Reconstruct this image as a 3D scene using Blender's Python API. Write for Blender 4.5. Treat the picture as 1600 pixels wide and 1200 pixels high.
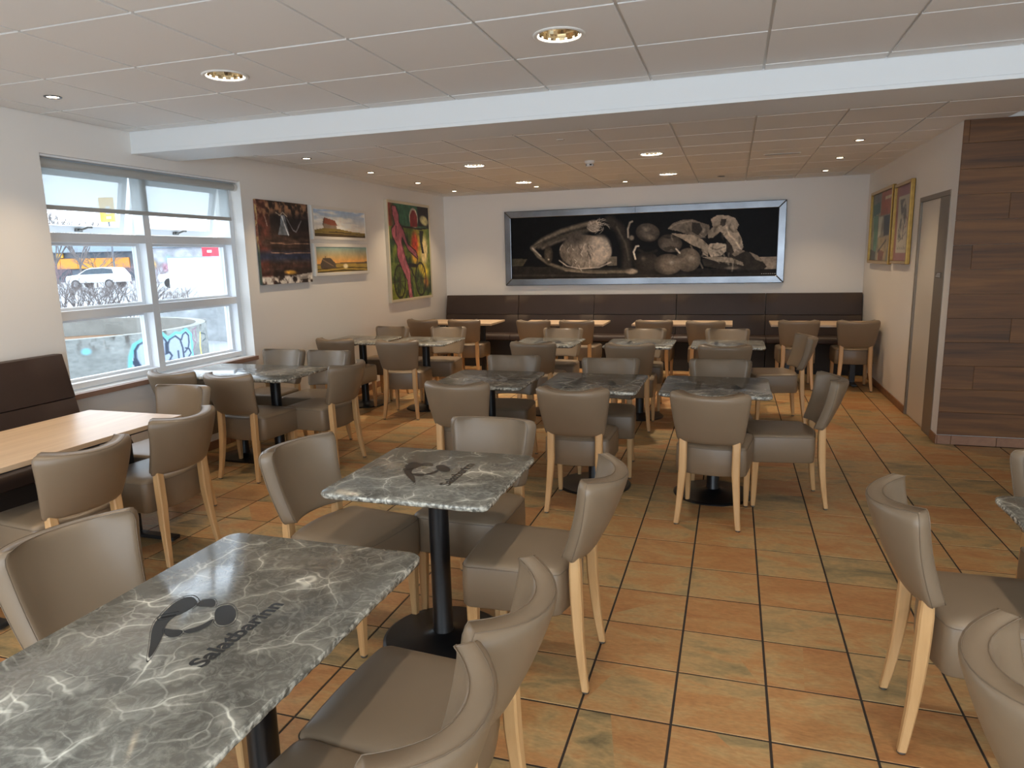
import bpy, bmesh, math, random
import numpy as np
from mathutils import Vector, Matrix

for o in list(bpy.data.objects):
    bpy.data.objects.remove(o, do_unlink=True)
scene = bpy.context.scene
COL = scene.collection
random.seed(7)
RNG = np.random.default_rng(11)

# ------------------------------------------------------------------ camera
CAM_POS = (0.15342, -2.17604, 1.58010)
CAM_R = (0.953765, 0.299650, -0.023268)
CAM_D = (0.031764, -0.177483, -0.983611)
CAM_F = (-0.298869, 0.937395, -0.178795)
FPX = 1082.40
cam_data = bpy.data.cameras.new('camera')
cam_data.sensor_width = 36.0
cam_data.lens = FPX / 1600.0 * 36.0
cam_data.clip_start = 0.05
cam_data.clip_end = 400
cam = bpy.data.objects.new('camera', cam_data)
COL.objects.link(cam)
cam.matrix_world = Matrix((
    (CAM_R[0], -CAM_D[0], -CAM_F[0], CAM_POS[0]),
    (CAM_R[1], -CAM_D[1], -CAM_F[1], CAM_POS[1]),
    (CAM_R[2], -CAM_D[2], -CAM_F[2], CAM_POS[2]),
    (0, 0, 0, 1)))
scene.camera = cam

# ------------------------------------------------------------------ world, exposure, light levels
WORLD_STRENGTH = 3.7
SPOT_W = 28.0
BIG_W = 12.0
BIG_REAR_W = 44.0
world = bpy.data.worlds.new('overcast_sky')
scene.world = world
world.use_nodes = True
bg = world.node_tree.nodes['Background']
bg.inputs['Color'].default_value = (0.81, 0.91, 1.0, 1)
bg.inputs['Strength'].default_value = WORLD_STRENGTH
vs = scene.view_settings
vs.view_transform = 'Standard'
vs.look = 'None'
vs.exposure = 0.62
vs.gamma = 1.0
vs.use_curve_mapping = False
scene.cycles.max_bounces = 10
scene.cycles.diffuse_bounces = 6
scene.cycles.glossy_bounces = 4
scene.cycles.transparent_max_bounces = 12
scene.cycles.sample_clamp_indirect = 6.0
scene.cycles.caustics_reflective = False
scene.cycles.caustics_refractive = False

# room dimensions (metres)
XL, XR, XE = -4.1185, 1.790, 5.2
YF, YB = -3.7, 7.973
H1, H2 = 2.5585, 2.5284
BEAM_Z, BEAM_Y0, BEAM_Y1 = 2.4016, 2.091, 2.5216
WOOD_Y = 4.116
TX, TY = 0.3196, 0.3149


def portal(name, loc, rot, sx, sy):
    l = bpy.data.lights.new(name, 'AREA')
    l.shape = 'RECTANGLE'
    l.size, l.size_y = sx, sy
    l.cycles.is_portal = True
    o = bpy.data.objects.new(name, l)
    o.location = loc
    o.rotation_euler = rot
    COL.objects.link(o)
    return o


# skylight sampling through the real window openings (portals give off no light themselves)
portal('window_portal', (XL - 0.33, 2.31, 1.52), (0, math.radians(-90), 0), 1.6, 1.95)
portal('shopfront_portal', (0.6, YF - 0.14, 1.31), (math.radians(90), 0, 0), 8.6, 2.4)


# ------------------------------------------------------------------ materials
def srgb(r, g, b):
    def f(c):
        c /= 255.0
        return c / 12.92 if c <= 0.04045 else ((c + 0.055) / 1.055) ** 2.4
    return (f(r), f(g), f(b), 1.0)


def new_mat(name):
    m = bpy.data.materials.new(name)
    m.use_nodes = True
    nt = m.node_tree
    return m, nt, nt.nodes['Principled BSDF']


def N(nt, t, **kw):
    n = nt.nodes.new(t)
    for k, v in kw.items():
        setattr(n, k, v)
    return n


def ramp(nt, stops):
    r = N(nt, 'ShaderNodeValToRGB')
    e = r.color_ramp.elements
    while len(e) < len(stops):
        e.new(0.5)
    for i, (p, c) in enumerate(stops):
        e[i].position = p
        e[i].color = c if len(c) == 4 else (*c, 1)
    return r


def simple(name, col, rough=0.5, metal=0.0, bump=0.0, bscale=200.0, spec=0.5, var=0.0, vscale=3.0, coat=0.0):
    m, nt, b = new_mat(name)
    b.inputs['Base Color'].default_value = col
    b.inputs['Roughness'].default_value = rough
    b.inputs['Metallic'].default_value = metal
    b.inputs['Specular IOR Level'].default_value = spec
    b.inputs['Coat Weight'].default_value = coat
    if var > 0 or bump > 0:
        geo = N(nt, 'ShaderNodeNewGeometry')
    if var > 0:
        n = N(nt, 'ShaderNodeTexNoise')
        n.inputs['Scale'].default_value = vscale
        n.inputs['Detail'].default_value = 4
        nt.links.new(geo.outputs['Position'], n.inputs['Vector'])
        r = ramp(nt, [(0.3, tuple(c * (1 - var) for c in col[:3])), (0.7, tuple(min(1, c * (1 + var)) for c in col[:3]))])
        nt.links.new(n.outputs['Fac'], r.inputs['Fac'])
        nt.links.new(r.outputs['Color'], b.inputs['Base Color'])
    if bump > 0:
        n2 = N(nt, 'ShaderNodeTexNoise')
        n2.inputs['Scale'].default_value = bscale
        nt.links.new(geo.outputs['Position'], n2.inputs['Vector'])
        bp = N(nt, 'ShaderNodeBump')
        bp.inputs['Strength'].default_value = bump
        bp.inputs['Distance'].default_value = 0.002
        nt.links.new(n2.outputs['Fac'], bp.inputs['Height'])
        nt.links.new(bp.outputs['Normal'], b.inputs['Normal'])
    return m


def floor_tile_mat():
    m, nt, b = new_mat('terracotta_tile')
    geo = N(nt, 'ShaderNodeNewGeometry')
    sn = N(nt, 'ShaderNodeVectorMath', operation='DIVIDE')
    sn.inputs[1].default_value = (TX, TY, 1000.0)
    fl = N(nt, 'ShaderNodeVectorMath', operation='FLOOR')
    wn = N(nt, 'ShaderNodeTexWhiteNoise', noise_dimensions='3D')
    nt.links.new(geo.outputs['Position'], sn.inputs[0])
    nt.links.new(sn.outputs[0], fl.inputs[0])
    nt.links.new(fl.outputs[0], wn.inputs['Vector'])
    off = N(nt, 'ShaderNodeVectorMath', operation='MULTIPLY_ADD')
    off.inputs[1].default_value = (13, 13, 13)
    nt.links.new(wn.outputs['Color'], off.inputs[0])
    nt.links.new(geo.outputs['Position'], off.inputs[2])
    n1 = N(nt, 'ShaderNodeTexNoise')
    n1.inputs['Scale'].default_value = 5.5
    n1.inputs['Detail'].default_value = 7
    n1.inputs['Roughness'].default_value = 0.62
    n1.inputs['Distortion'].default_value = 0.6
    mp = N(nt, 'ShaderNodeVectorMath', operation='MULTIPLY')
    mp.inputs[1].default_value = (0.7, 1.7, 1)
    nt.links.new(off.outputs[0], mp.inputs[0])
    nt.links.new(mp.outputs[0], n1.inputs['Vector'])
    ad = N(nt, 'ShaderNodeMath', operation='MULTIPLY_ADD')
    ad.inputs[1].default_value = 0.27
    nt.links.new(wn.outputs['Value'], ad.inputs[0])
    nt.links.new(n1.outputs['Fac'], ad.inputs[2])
    r = ramp(nt, [(0.34, srgb(116, 103, 75)), (0.46, srgb(151, 130, 91)), (0.58, srgb(180, 147, 100)), (0.70, srgb(178, 132, 84)), (0.95, srgb(166, 111, 67))])
    nt.links.new(ad.outputs[0], r.inputs['Fac'])
    n2 = N(nt, 'ShaderNodeTexNoise')
    n2.inputs['Scale'].default_value = 60
    n2.inputs['Detail'].default_value = 5
    nt.links.new(mp.outputs[0], n2.inputs['Vector'])
    mx = N(nt, 'ShaderNodeMixRGB', blend_type='OVERLAY')
    mx.inputs['Fac'].default_value = 0.35
    nt.links.new(r.outputs['Color'], mx.inputs[1])
    nt.links.new(n2.outputs['Fac'], mx.inputs[2])
    nt.links.new(mx.outputs[0], b.inputs['Base Color'])
    rr = N(nt, 'ShaderNodeMapRange')
    rr.inputs[3].default_value = 0.30
    rr.inputs[4].default_value = 0.50
    nt.links.new(n1.outputs['Fac'], rr.inputs[0])
    nt.links.new(rr.outputs[0], b.inputs['Roughness'])
    bp = N(nt, 'ShaderNodeBump')
    bp.inputs['Strength'].default_value = 0.25
    bp.inputs['Distance'].default_value = 0.002
    nt.links.new(n1.outputs['Fac'], bp.inputs['Height'])
    nt.links.new(bp.outputs['Normal'], b.inputs['Normal'])
    return m


def marble_mat():
    m, nt, b = new_mat('grey_veined_marble')
    geo = N(nt, 'ShaderNodeNewGeometry')
    nz = N(nt, 'ShaderNodeTexNoise')
    nz.inputs['Scale'].default_value = 4.0
    nz.inputs['Detail'].default_value = 3
    nz.inputs['Roughness'].default_value = 0.55
    nt.links.new(geo.outputs['Position'], nz.inputs['Vector'])
    ds = N(nt, 'ShaderNodeVectorMath', operation='MULTIPLY_ADD')
    ds.inputs[1].default_value = (0.24, 0.24, 0.24)
    nt.links.new(nz.outputs['Color'], ds.inputs[0])
    nt.links.new(geo.outputs['Position'], ds.inputs[2])

    def vein(scale, lo, hi):
        v = N(nt, 'ShaderNodeTexVoronoi', feature='DISTANCE_TO_EDGE')
        v.inputs['Scale'].default_value = scale
        nt.links.new(ds.outputs[0], v.inputs['Vector'])
        mr = N(nt, 'ShaderNodeMapRange', interpolation_type='SMOOTHERSTEP')
        mr.inputs[1].default_value = lo
        mr.inputs[2].default_value = hi
        mr.inputs[3].default_value = 1.0
        mr.inputs[4].default_value = 0.0
        nt.links.new(v.outputs['Distance'], mr.inputs[0])
        return mr.outputs[0]
    v1 = vein(5.5, 0.0, 0.030)
    v1b = vein(5.5, 0.0, 0.20)
    v2 = vein(13.0, 0.0, 0.05)
    msk = N(nt, 'ShaderNodeTexNoise')
    msk.inputs['Scale'].default_value = 7
    msk.inputs['Detail'].default_value = 3
    nt.links.new(geo.outputs['Position'], msk.inputs['Vector'])
    mm = N(nt, 'ShaderNodeMapRange')
    mm.inputs[1].default_value = 0.38
    mm.inputs[2].default_value = 0.68
    nt.links.new(msk.outputs['Fac'], mm.inputs[0])

    def mul(a, c):
        k = N(nt, 'ShaderNodeMath', operation='MULTIPLY')
        nt.links.new(a, k.inputs[0])
        if isinstance(c, float):
            k.inputs[1].default_value = c
        else:
            nt.links.new(c, k.inputs[1])
        return k.outputs[0]

    def add(a, c):
        k = N(nt, 'ShaderNodeMath', operation='ADD')
        k.use_clamp = True
        nt.links.new(a, k.inputs[0])
        nt.links.new(c, k.inputs[1])
        return k.outputs[0]
    # fine fibrous streaks
    st = N(nt, 'ShaderNodeTexNoise')
    st.inputs['Scale'].default_value = 22
    st.inputs['Detail'].default_value = 8
    st.inputs['Roughness'].default_value = 0.7
    st.inputs['Distortion'].default_value = 2.2
    nt.links.new(geo.outputs['Position'], st.inputs['Vector'])
    sm = N(nt, 'ShaderNodeMapRange')
    sm.inputs[1].default_value = 0.45
    sm.inputs[2].default_value = 0.75
    nt.links.new(st.outputs['Fac'], sm.inputs[0])
    tot = add(mul(mul(v1, mm.outputs[0]), 0.55), mul(mul(v1b, mm.outputs[0]), 0.20))
    tot = add(tot, mul(mul(v2, mm.outputs[0]), 0.24))
    tot = add(tot, mul(sm.outputs[0], 0.20))
    # broken slab edge: pale crystal, plus daylight brightness painted into the colour
    sx = N(nt, 'ShaderNodeSeparateXYZ')
    nt.links.new(geo.outputs['True Normal'], sx.inputs[0])
    ab = N(nt, 'ShaderNodeMath', operation='ABSOLUTE')
    nt.links.new(sx.outputs[2], ab.inputs[0])
    em = N(nt, 'ShaderNodeMapRange')
    em.inputs[1].default_value = 0.9
    em.inputs[2].default_value = 0.4
    nt.links.new(ab.outputs[0], em.inputs[0])
    en = N(nt, 'ShaderNodeTexNoise')
    en.inputs['Scale'].default_value = 60
    en.inputs['Detail'].default_value = 5
    nt.links.new(geo.outputs['Position'], en.inputs['Vector'])
    er = N(nt, 'ShaderNodeMapRange')
    er.inputs[1].default_value = 0.42
    er.inputs[2].default_value = 0.66
    nt.links.new(en.outputs['Fac'], er.inputs[0])
    tot = add(tot, mul(mul(em.outputs[0], er.outputs[0]), 0.75))
    base = ramp(nt, [(0.3, srgb(74, 72, 66)), (0.7, srgb(112, 109, 100))])
    nt.links.new(nz.outputs['Fac'], base.inputs['Fac'])
    mx = N(nt, 'ShaderNodeMixRGB')
    nt.links.new(tot, mx.inputs['Fac'])
    nt.links.new(base.outputs['Color'], mx.inputs[1])
    mx.inputs[2].default_value = srgb(232, 228, 212)
    nt.links.new(mx.outputs[0], b.inputs['Base Color'])
    b.inputs['Roughness'].default_value = 0.17
    b.inputs['Specular IOR Level'].default_value = 0.5
    return m


def wood_mat(name, c1, c2, c3, axis, rough=0.45, scale=1.0, use_random=False, knots=False):
    m, nt, b = new_mat(name)
    tc = N(nt, 'ShaderNodeTexCoord')
    sc = {'X': (1.2, 22, 22), 'Y': (22, 1.2, 22), 'Z': (22, 22, 1.2)}[axis]
    mp = N(nt, 'ShaderNodeVectorMath', operation='MULTIPLY')
    mp.inputs[1].default_value = tuple(s * scale for s in sc)
    src = tc.outputs['Object']
    if use_random:
        oi = N(nt, 'ShaderNodeObjectInfo')
        ad = N(nt, 'ShaderNodeVectorMath', operation='MULTIPLY_ADD')
        ad.inputs[1].default_value = (31, 17, 23)
        cb = N(nt, 'ShaderNodeCombineXYZ')
        for i in range(3):
            nt.links.new(oi.outputs['Random'], cb.inputs[i])
        nt.links.new(cb.outputs[0], ad.inputs[0])
        nt.links.new(src, ad.inputs[2])
        src = ad.outputs[0]
    nt.links.new(src, mp.inputs[0])
    n = N(nt, 'ShaderNodeTexNoise')
    n.inputs['Scale'].default_value = 1.0
    n.inputs['Detail'].default_value = 6
    n.inputs['Roughness'].default_value = 0.6
    n.inputs['Distortion'].default_value = 0.7
    nt.links.new(mp.outputs[0], n.inputs['Vector'])
    r = ramp(nt, [(0.28, c1), (0.5, c2), (0.74, c3)])
    if use_random:
        a2 = N(nt, 'ShaderNodeMath', operation='MULTIPLY_ADD')
        a2.inputs[1].default_value = 0.12
        a3 = N(nt, 'ShaderNodeMath', operation='SUBTRACT')
        a3.inputs[1].default_value = 0.06
        nt.links.new(oi.outputs['Random'], a2.inputs[0])
        nt.links.new(n.outputs['Fac'], a2.inputs[2])
        nt.links.new(a2.outputs[0], a3.inputs[0])
        nt.links.new(a3.outputs[0], r.inputs['Fac'])
    else:
        nt.links.new(n.outputs['Fac'], r.inputs['Fac'])
    nt.links.new(r.outputs['Color'], b.inputs['Base Color'])
    b.inputs['Roughness'].default_value = rough
    bp = N(nt, 'ShaderNodeBump')
    bp.inputs['Strength'].default_value = 0.12
    bp.inputs['Distance'].default_value = 0.001
    nt.links.new(n.outputs['Fac'], bp.inputs['Height'])
    nt.links.new(bp.outputs['Normal'], b.inputs['Normal'])
    return m


def glass_mat(name, tint=(0.97, 0.985, 1.0), gloss=0.06):
    m = bpy.data.materials.new(name)
    m.use_nodes = True
    nt = m.node_tree
    nt.nodes.clear()
    out = N(nt, 'ShaderNodeOutputMaterial')
    tr = N(nt, 'ShaderNodeBsdfTransparent')
    tr.inputs['Color'].default_value = (*tint, 1)
    gl = N(nt, 'ShaderNodeBsdfGlossy')
    gl.inputs['Roughness'].default_value = 0.02
    mx = N(nt, 'ShaderNodeMixShader')
    mx.inputs[0].default_value = gloss
    nt.links.new(tr.outputs[0], mx.inputs[1])
    nt.links.new(gl.outputs[0], mx.inputs[2])
    nt.links.new(mx.outputs[0], out.inputs['Surface'])
    return m


def blind_mat():
    m = bpy.data.materials.new('sheer_roller_blind')
    m.use_nodes = True
    nt = m.node_tree
    nt.nodes.clear()
    out = N(nt, 'ShaderNodeOutputMaterial')
    tr = N(nt, 'ShaderNodeBsdfTransparent')
    tr.inputs['Color'].default_value = (0.86, 0.9, 0.92, 1)
    tl = N(nt, 'ShaderNodeBsdfTranslucent')
    tl.inputs['Color'].default_value = (0.75, 0.75, 0.72, 1)
    df = N(nt, 'ShaderNodeBsdfDiffuse')
    df.inputs['Color'].default_value = (0.55, 0.54, 0.5, 1)
    m1 = N(nt, 'ShaderNodeMixShader')
    m1.inputs[0].default_value = 0.5
    nt.links.new(tl.outputs[0], m1.inputs[1])
    nt.links.new(df.outputs[0], m1.inputs[2])
    m2 = N(nt, 'ShaderNodeMixShader')
    m2.inputs[0].default_value = 0.50
    nt.links.new(tr.outputs[0], m2.inputs[1])
    nt.links.new(m1.outputs[0], m2.inputs[2])
    nt.links.new(m2.outputs[0], out.inputs['Surface'])
    return m


def emit_mat(name, col, strength):
    m, nt, b = new_mat(name)
    b.inputs['Base Color'].default_value = (0.8, 0.8, 0.8, 1)
    b.inputs['Emission Color'].default_value = (*col, 1)
    b.inputs['Emission Strength'].default_value = strength
    return m


def print_mat(name, rough=0.6):
    m, nt, b = new_mat(name)
    a = N(nt, 'ShaderNodeAttribute')
    a.attribute_name = 'paint'
    nt.links.new(a.outputs['Color'], b.inputs['Base Color'])
    b.inputs['Roughness'].default_value = rough
    return m


M = {}
M['wall'] = simple('white_wall_paint', srgb(234, 231, 226), 0.6, bump=0.05, bscale=150)
M['ceil'] = simple('ceiling_tile_white', srgb(230, 229, 226), 0.85, bump=0.08, bscale=400)
M['rail'] = simple('white_ceiling_rail', srgb(214, 214, 212), 0.5)
M['beamw'] = simple('white_beam_paint', srgb(224, 226, 226), 0.45)
M['grout'] = simple('dark_grout', srgb(52, 42, 34), 0.85, bump=0.2)
M['tile'] = floor_tile_mat()
M['marble'] = marble_mat()
M['leather'] = simple('taupe_leatherette', srgb(128, 110, 89), 0.38, bump=0.10, bscale=700, var=0.05, vscale=2.5)
M['piping'] = simple('taupe_seam', srgb(112, 95, 76), 0.5)
M['beech'] = wood_mat('light_beech', srgb(190, 148, 98), srgb(205, 163, 112), srgb(218, 178, 128), 'Z', 0.42)
M['oak'] = wood_mat('pale_oak_laminate', srgb(184, 156, 124), srgb(200, 172, 140), srgb(212, 186, 154), 'Y', 0.32, 0.8)
M['oakx'] = wood_mat('pale_oak_laminate_cross', srgb(184, 156, 124), srgb(200, 172, 140), srgb(212, 186, 154), 'X', 0.32, 0.8)
M['walnut'] = wood_mat('walnut_plank', srgb(66, 41, 17), srgb(98, 62, 27), srgb(124, 82, 39), 'X', 0.58, 0.75, use_random=True)
M['bench'] = simple('dark_brown_leatherette', srgb(58, 43, 36), 0.52, bump=0.12, bscale=300, var=0.08, vscale=5)
M['plinth'] = simple('dark_plinth', srgb(38, 32, 29), 0.6)
M['black'] = simple('black_powder_coat', (0.006, 0.006, 0.007, 1), 0.32)
M['glide'] = simple('steel_glide', srgb(120, 118, 114), 0.35, metal=0.9)
M['darksteel'] = simple('dark_steel_leg', srgb(58, 58, 60), 0.35, metal=0.6)
M['steel'] = simple('brushed_steel', srgb(128, 130, 134), 0.27, metal=1.0, var=0.25, vscale=2.2)
M['wframe'] = simple('white_window_frame', srgb(232, 235, 238), 0.4)
M['sill'] = simple('brown_stone_sill', srgb(150, 120, 104), 0.4, var=0.06, vscale=20)
M['sillw'] = simple('white_sill_board', srgb(228, 230, 230), 0.3)
M['glass'] = glass_mat('window_glass')
M['glasstint'] = glass_mat('dimming_window_glass', (0.83, 0.845, 0.86))  # grey tint added to dim the overbright view through the left window
M['blind'] = blind_mat()
M['blindbar'] = simple('grey_blind_bar', srgb(176, 176, 172), 0.5)
M['gold'] = simple('gold_frame', srgb(182, 148, 84), 0.30, metal=0.85, var=0.12, vscale=25)
M['whiteframe'] = simple('white_picture_frame', srgb(226, 222, 214), 0.5)
M['creamframe'] = simple('cream_picture_frame', srgb(206, 196, 172), 0.5)
M['doorleaf'] = simple('cream_door', srgb(214, 206, 192), 0.38)
M['doorframe'] = simple('taupe_metal_frame', srgb(136, 126, 114), 0.42, metal=0.3)
M['signgrey'] = simple('grey_sign_plate', srgb(96, 90, 82), 0.4)
M['chrome'] = simple('mirror_reflector', srgb(225, 215, 195), 0.08, metal=1.0)
M['ring'] = simple('white_metal_ring', srgb(226, 224, 218), 0.3)
M['lamp'] = emit_mat('warm_lamp', (1.0, 0.80, 0.52), 14.0)
M['biglamp'] = emit_mat('warm_bulb', (1.0, 0.70, 0.30), 4.0)
M['plastic'] = simple('white_plastic', srgb(222, 218, 210), 0.45)
M['darkplastic'] = simple('dark_plastic', srgb(40, 38, 36), 0.5)
M['emblem'] = simple('dark_emblem_print', srgb(38, 38, 38), 0.17, var=0.25, vscale=40)
M['print'] = print_mat('print_on_canvas', 0.55)
M['printgloss'] = print_mat('photo_print_satin', 0.55)
M['printgloss'].node_tree.nodes['Principled BSDF'].inputs['Specular IOR Level'].default_value = 0.15
M['baset'] = simple('terracotta_skirting', srgb(142, 102, 76), 0.45, var=0.18, vscale=14)
# outdoors
M['asphalt'] = simple('pale_wet_asphalt', srgb(164, 168, 172), 0.7, var=0.10, vscale=0.5)
M['concrete'] = print_mat('weathered_concrete', 0.9)
M['concrete2'] = simple('grey_concrete', srgb(142, 144, 140), 0.9, var=0.15, vscale=3)
M['rustsoil'] = simple('rusty_dry_grass', srgb(126, 96, 70), 0.95, var=0.35, vscale=4)
M['twig'] = simple('bare_twig', srgb(122, 114, 112), 0.9)
M['carwhite'] = simple('white_car_paint', srgb(236, 238, 240), 0.2)
M['carglass'] = simple('dark_car_glass', srgb(64, 76, 86), 0.1)
M['tyre'] = simple('tyre_rubber', srgb(48, 48, 50), 0.8)
M['rim'] = simple('alloy_rim', srgb(150, 152, 156), 0.3, metal=0.7)
M['roofgrey'] = simple('blue_grey_roof', srgb(150, 166, 178), 0.6)
M['wallgrey'] = simple('slate_wall', srgb(108, 116, 126), 0.7)
M['orange'] = simple('orange_fascia', srgb(238, 158, 66), 0.6)
M['purple'] = simple('purple_sign', srgb(92, 74, 140), 0.6)
M['yellow'] = simple('yellow_sign', srgb(245, 190, 80), 0.6)
M['whitepanel'] = simple('white_container', srgb(240, 244, 244), 0.5)
M['red'] = simple('red_container', srgb(222, 60, 78), 0.5)
M['bushy'] = simple('purple_brown_bush', srgb(140, 118, 122), 0.95)


# ------------------------------------------------------------------ mesh helpers
class MB:
    """collects simple shapes for ONE mesh"""

    def __init__(self):
        self.v = []
        self.f = []

    def box(self, x0, y0, z0, x1, y1, z1):
        n = len(self.v)
        self.v += [(x0, y0, z0), (x1, y0, z0), (x1, y1, z0), (x0, y1, z0), (x0, y0, z1), (x1, y0, z1), (x1, y1, z1), (x0, y1, z1)]
        for q in ((0, 3, 2, 1), (4, 5, 6, 7), (0, 1, 5, 4), (1, 2, 6, 5), (2, 3, 7, 6), (3, 0, 4, 7)):
            self.f.append(tuple(n + i for i in q))
        return self

    def rings(self, rings, cap0=True, cap1=True, closed=False):
        n = len(self.v)
        k = len(rings[0])
        for r in rings:
            self.v += [tuple(p) for p in r]
        m = len(rings)
        for j in range(m if closed else m - 1):
            a, b = n + j * k, n + ((j + 1) % m) * k
            for i in range(k):
                i2 = (i + 1) % k
                self.f.append((a + i, a + i2, b + i2, b + i))
        if not closed:
            if cap0:
                self.f.append(tuple(n + i for i in reversed(range(k))))
            if cap1:
                self.f.append(tuple(n + (m - 1) * k + i for i in range(k)))
        return self

    def lathe(self, prof, seg=24, cx=0, cy=0, cap0=True, cap1=True):
        rs = []
        for r, z in prof:
            rs.append([(cx + r * math.cos(2 * math.pi * i / seg), cy + r * math.sin(2 * math.pi * i / seg), z) for i in range(seg)])
        return self.rings(rs, cap0, cap1)

    def tube(self, pts, rad, seg=6, closed=False):
        P = [Vector(p) for p in pts]
        m = len(P)
        rs = []
        for i in range(m):
            if closed:
                t = P[(i + 1) % m] - P[i - 1]
            else:
                t = P[min(i + 1, m - 1)] - P[max(i - 1, 0)]
            t.normalize()
            up = Vector((0, 0, 1)) if abs(t.z) < 0.9 else Vector((1, 0, 0))
            a = t.cross(up).normalized()
            b = t.cross(a).normalized()
            r = rad[i] if isinstance(rad, (list, tuple)) else rad
            rs.append([P[i] + a * (r * math.cos(2 * math.pi * k / seg)) + b * (r * math.sin(2 * math.pi * k / seg)) for k in range(seg)])
        return self.rings(rs, closed=closed)

    def mesh(self, name, mat, smooth=False, recalc=True):
        me = bpy.data.meshes.new(name)
        me.from_pydata(self.v, [], self.f)
        if recalc:
            bm = bmesh.new()
            bm.from_mesh(me)
            bmesh.ops.recalc_face_normals(bm, faces=bm.faces)
            bm.to_mesh(me)
            bm.free()
        me.materials.append(M[mat] if isinstance(mat, str) else mat)
        if smooth:
            me.polygons.foreach_set('use_smooth', [True] * len(me.polygons))
        me.update()
        return me


def bevel_mesh(me, w, seg=2, angle=0.5):
    bm = bmesh.new()
    bm.from_mesh(me)
    ed = [e for e in bm.edges if e.is_manifold and e.calc_face_angle(0) > angle]
    bmesh.ops.bevel(bm, geom=ed, offset=w, segments=seg, affect='EDGES', profile=0.5)
    bm.to_mesh(me)
    bm.free()
    me.update()
    return me


def auto_smooth(me, deg=40):
    me.polygons.foreach_set('use_smooth', [True] * len(me.polygons))
    bm = bmesh.new()
    bm.from_mesh(me)
    for e in bm.edges:
        if e.is_manifold and e.calc_face_angle(0) > math.radians(deg):
            e.smooth = False
    bm.to_mesh(me)
    bm.free()
    return me


def put(name, me, parent=None, loc=(0, 0, 0), rz=0.0):
    o = bpy.data.objects.new(name, me)
    o.location = loc
    o.rotation_euler = (0, 0, rz)
    COL.objects.link(o)
    if parent is not None:
        o.parent = parent
    return o


def tag(o, label=None, cat=None, group=None, kind=None):
    if label:
        o['label'] = label
    if cat:
        o['category'] = cat
    if group:
        o['group'] = group
    if kind:
        o['kind'] = kind
    return o


def thing(name, label, cat, loc=(0, 0, 0), rz=0.0, group=None):
    o = bpy.data.objects.new(name, None)
    o.empty_display_size = 0.1
    o.location = loc
    o.rotation_euler = (0, 0, rz)
    COL.objects.link(o)
    return tag(o, label, cat, group)


def struct(name, me, parent=None):
    o = put(name, me, parent)
    if parent is None:
        o['kind'] = 'structure'
    return o


def boxes(name, mat, lst, bev=0.0):
    mb = MB()
    for b in lst:
        mb.box(*b)
    me = mb.mesh(name, mat)
    if bev > 0:
        bevel_mesh(me, bev)
    return me


def project(p):
    d = [p[i] - CAM_POS[i] for i in range(3)]
    z = sum(d[i] * CAM_F[i] for i in range(3))
    if z < 0.05:
        return None
    x = sum(d[i] * CAM_R[i] for i in range(3)) / z * FPX + 800
    y = sum(d[i] * CAM_D[i] for i in range(3)) / z * FPX + 600
    return x, y, z


# ------------------------------------------------------------------ walls
WY0, WY1, WZ0, WZ1 = 1.345, 3.272, 0.722, 2.317
WT = 0.30
struct('wall_left', boxes('wall_left', 'wall', [
    (XL - WT, YF - 0.2, -0.02, XL, WY0, 2.9), (XL - WT, WY1, -0.02, XL, YB + 0.2, 2.9),
    (XL - WT, WY0, -0.02, XL, WY1, WZ0), (XL - WT, WY0, WZ1, XL, WY1, 2.9)]))
struct('wall_back', boxes('wall_back', 'wall', [(XL, YB, -0.02, XR + 0.2, YB + 0.2, 2.9)]))
# right wall of the rear part with the door opening
DY0, DY1, DZ = 4.30, 5.262, 2.038
struct('wall_right', boxes('wall_right', 'wall', [
    (XR, WOOD_Y + 0.014, -0.02, XR + 0.2, DY0, 2.9), (XR, DY1, -0.02, XR + 0.2, YB, 2.9),
    (XR, DY0, DZ, XR + 0.2, DY1, 2.9), (XR + 0.10, DY0, -0.02, XR + 0.2, DY1, DZ)]))
struct('wall_far_right', boxes('wall_far_right', 'wall', [(XE, YF - 0.2, -0.02, XE + 0.2, WOOD_Y + 0.2, 2.9)]))
ww = struct('wall_wood', boxes('wall_wood', 'wall', [(XR + 0.2, WOOD_Y + 0.014, -0.02, XE, WOOD_Y + 0.2, 2.9)]))
# walnut planks, running bond
PH = 0.190
z = 0.078
row = 0
while z < H2 - 0.001:
    z1 = min(z + PH, H2)
    x = XR - (row * 0.53 % 1.28)
    while x < XE:
        a, b = max(x, XR), min(x + 1.28, XE)
        if b - a > 0.02:
            me = boxes('plank', 'walnut', [(a + 0.0006 - (a + b) / 2, -0.007, z + 0.0006 - (z + z1) / 2, b - 0.0006 - (a + b) / 2, 0.007, z1 - 0.0006 - (z + z1) / 2)])
            bevel_mesh(me, 0.0012, 1)
            put('plank', me, ww, ((a + b) / 2, WOOD_Y + 0.007, (z + z1) / 2))
        x += 1.28
    z = z1
    row += 1
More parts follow.
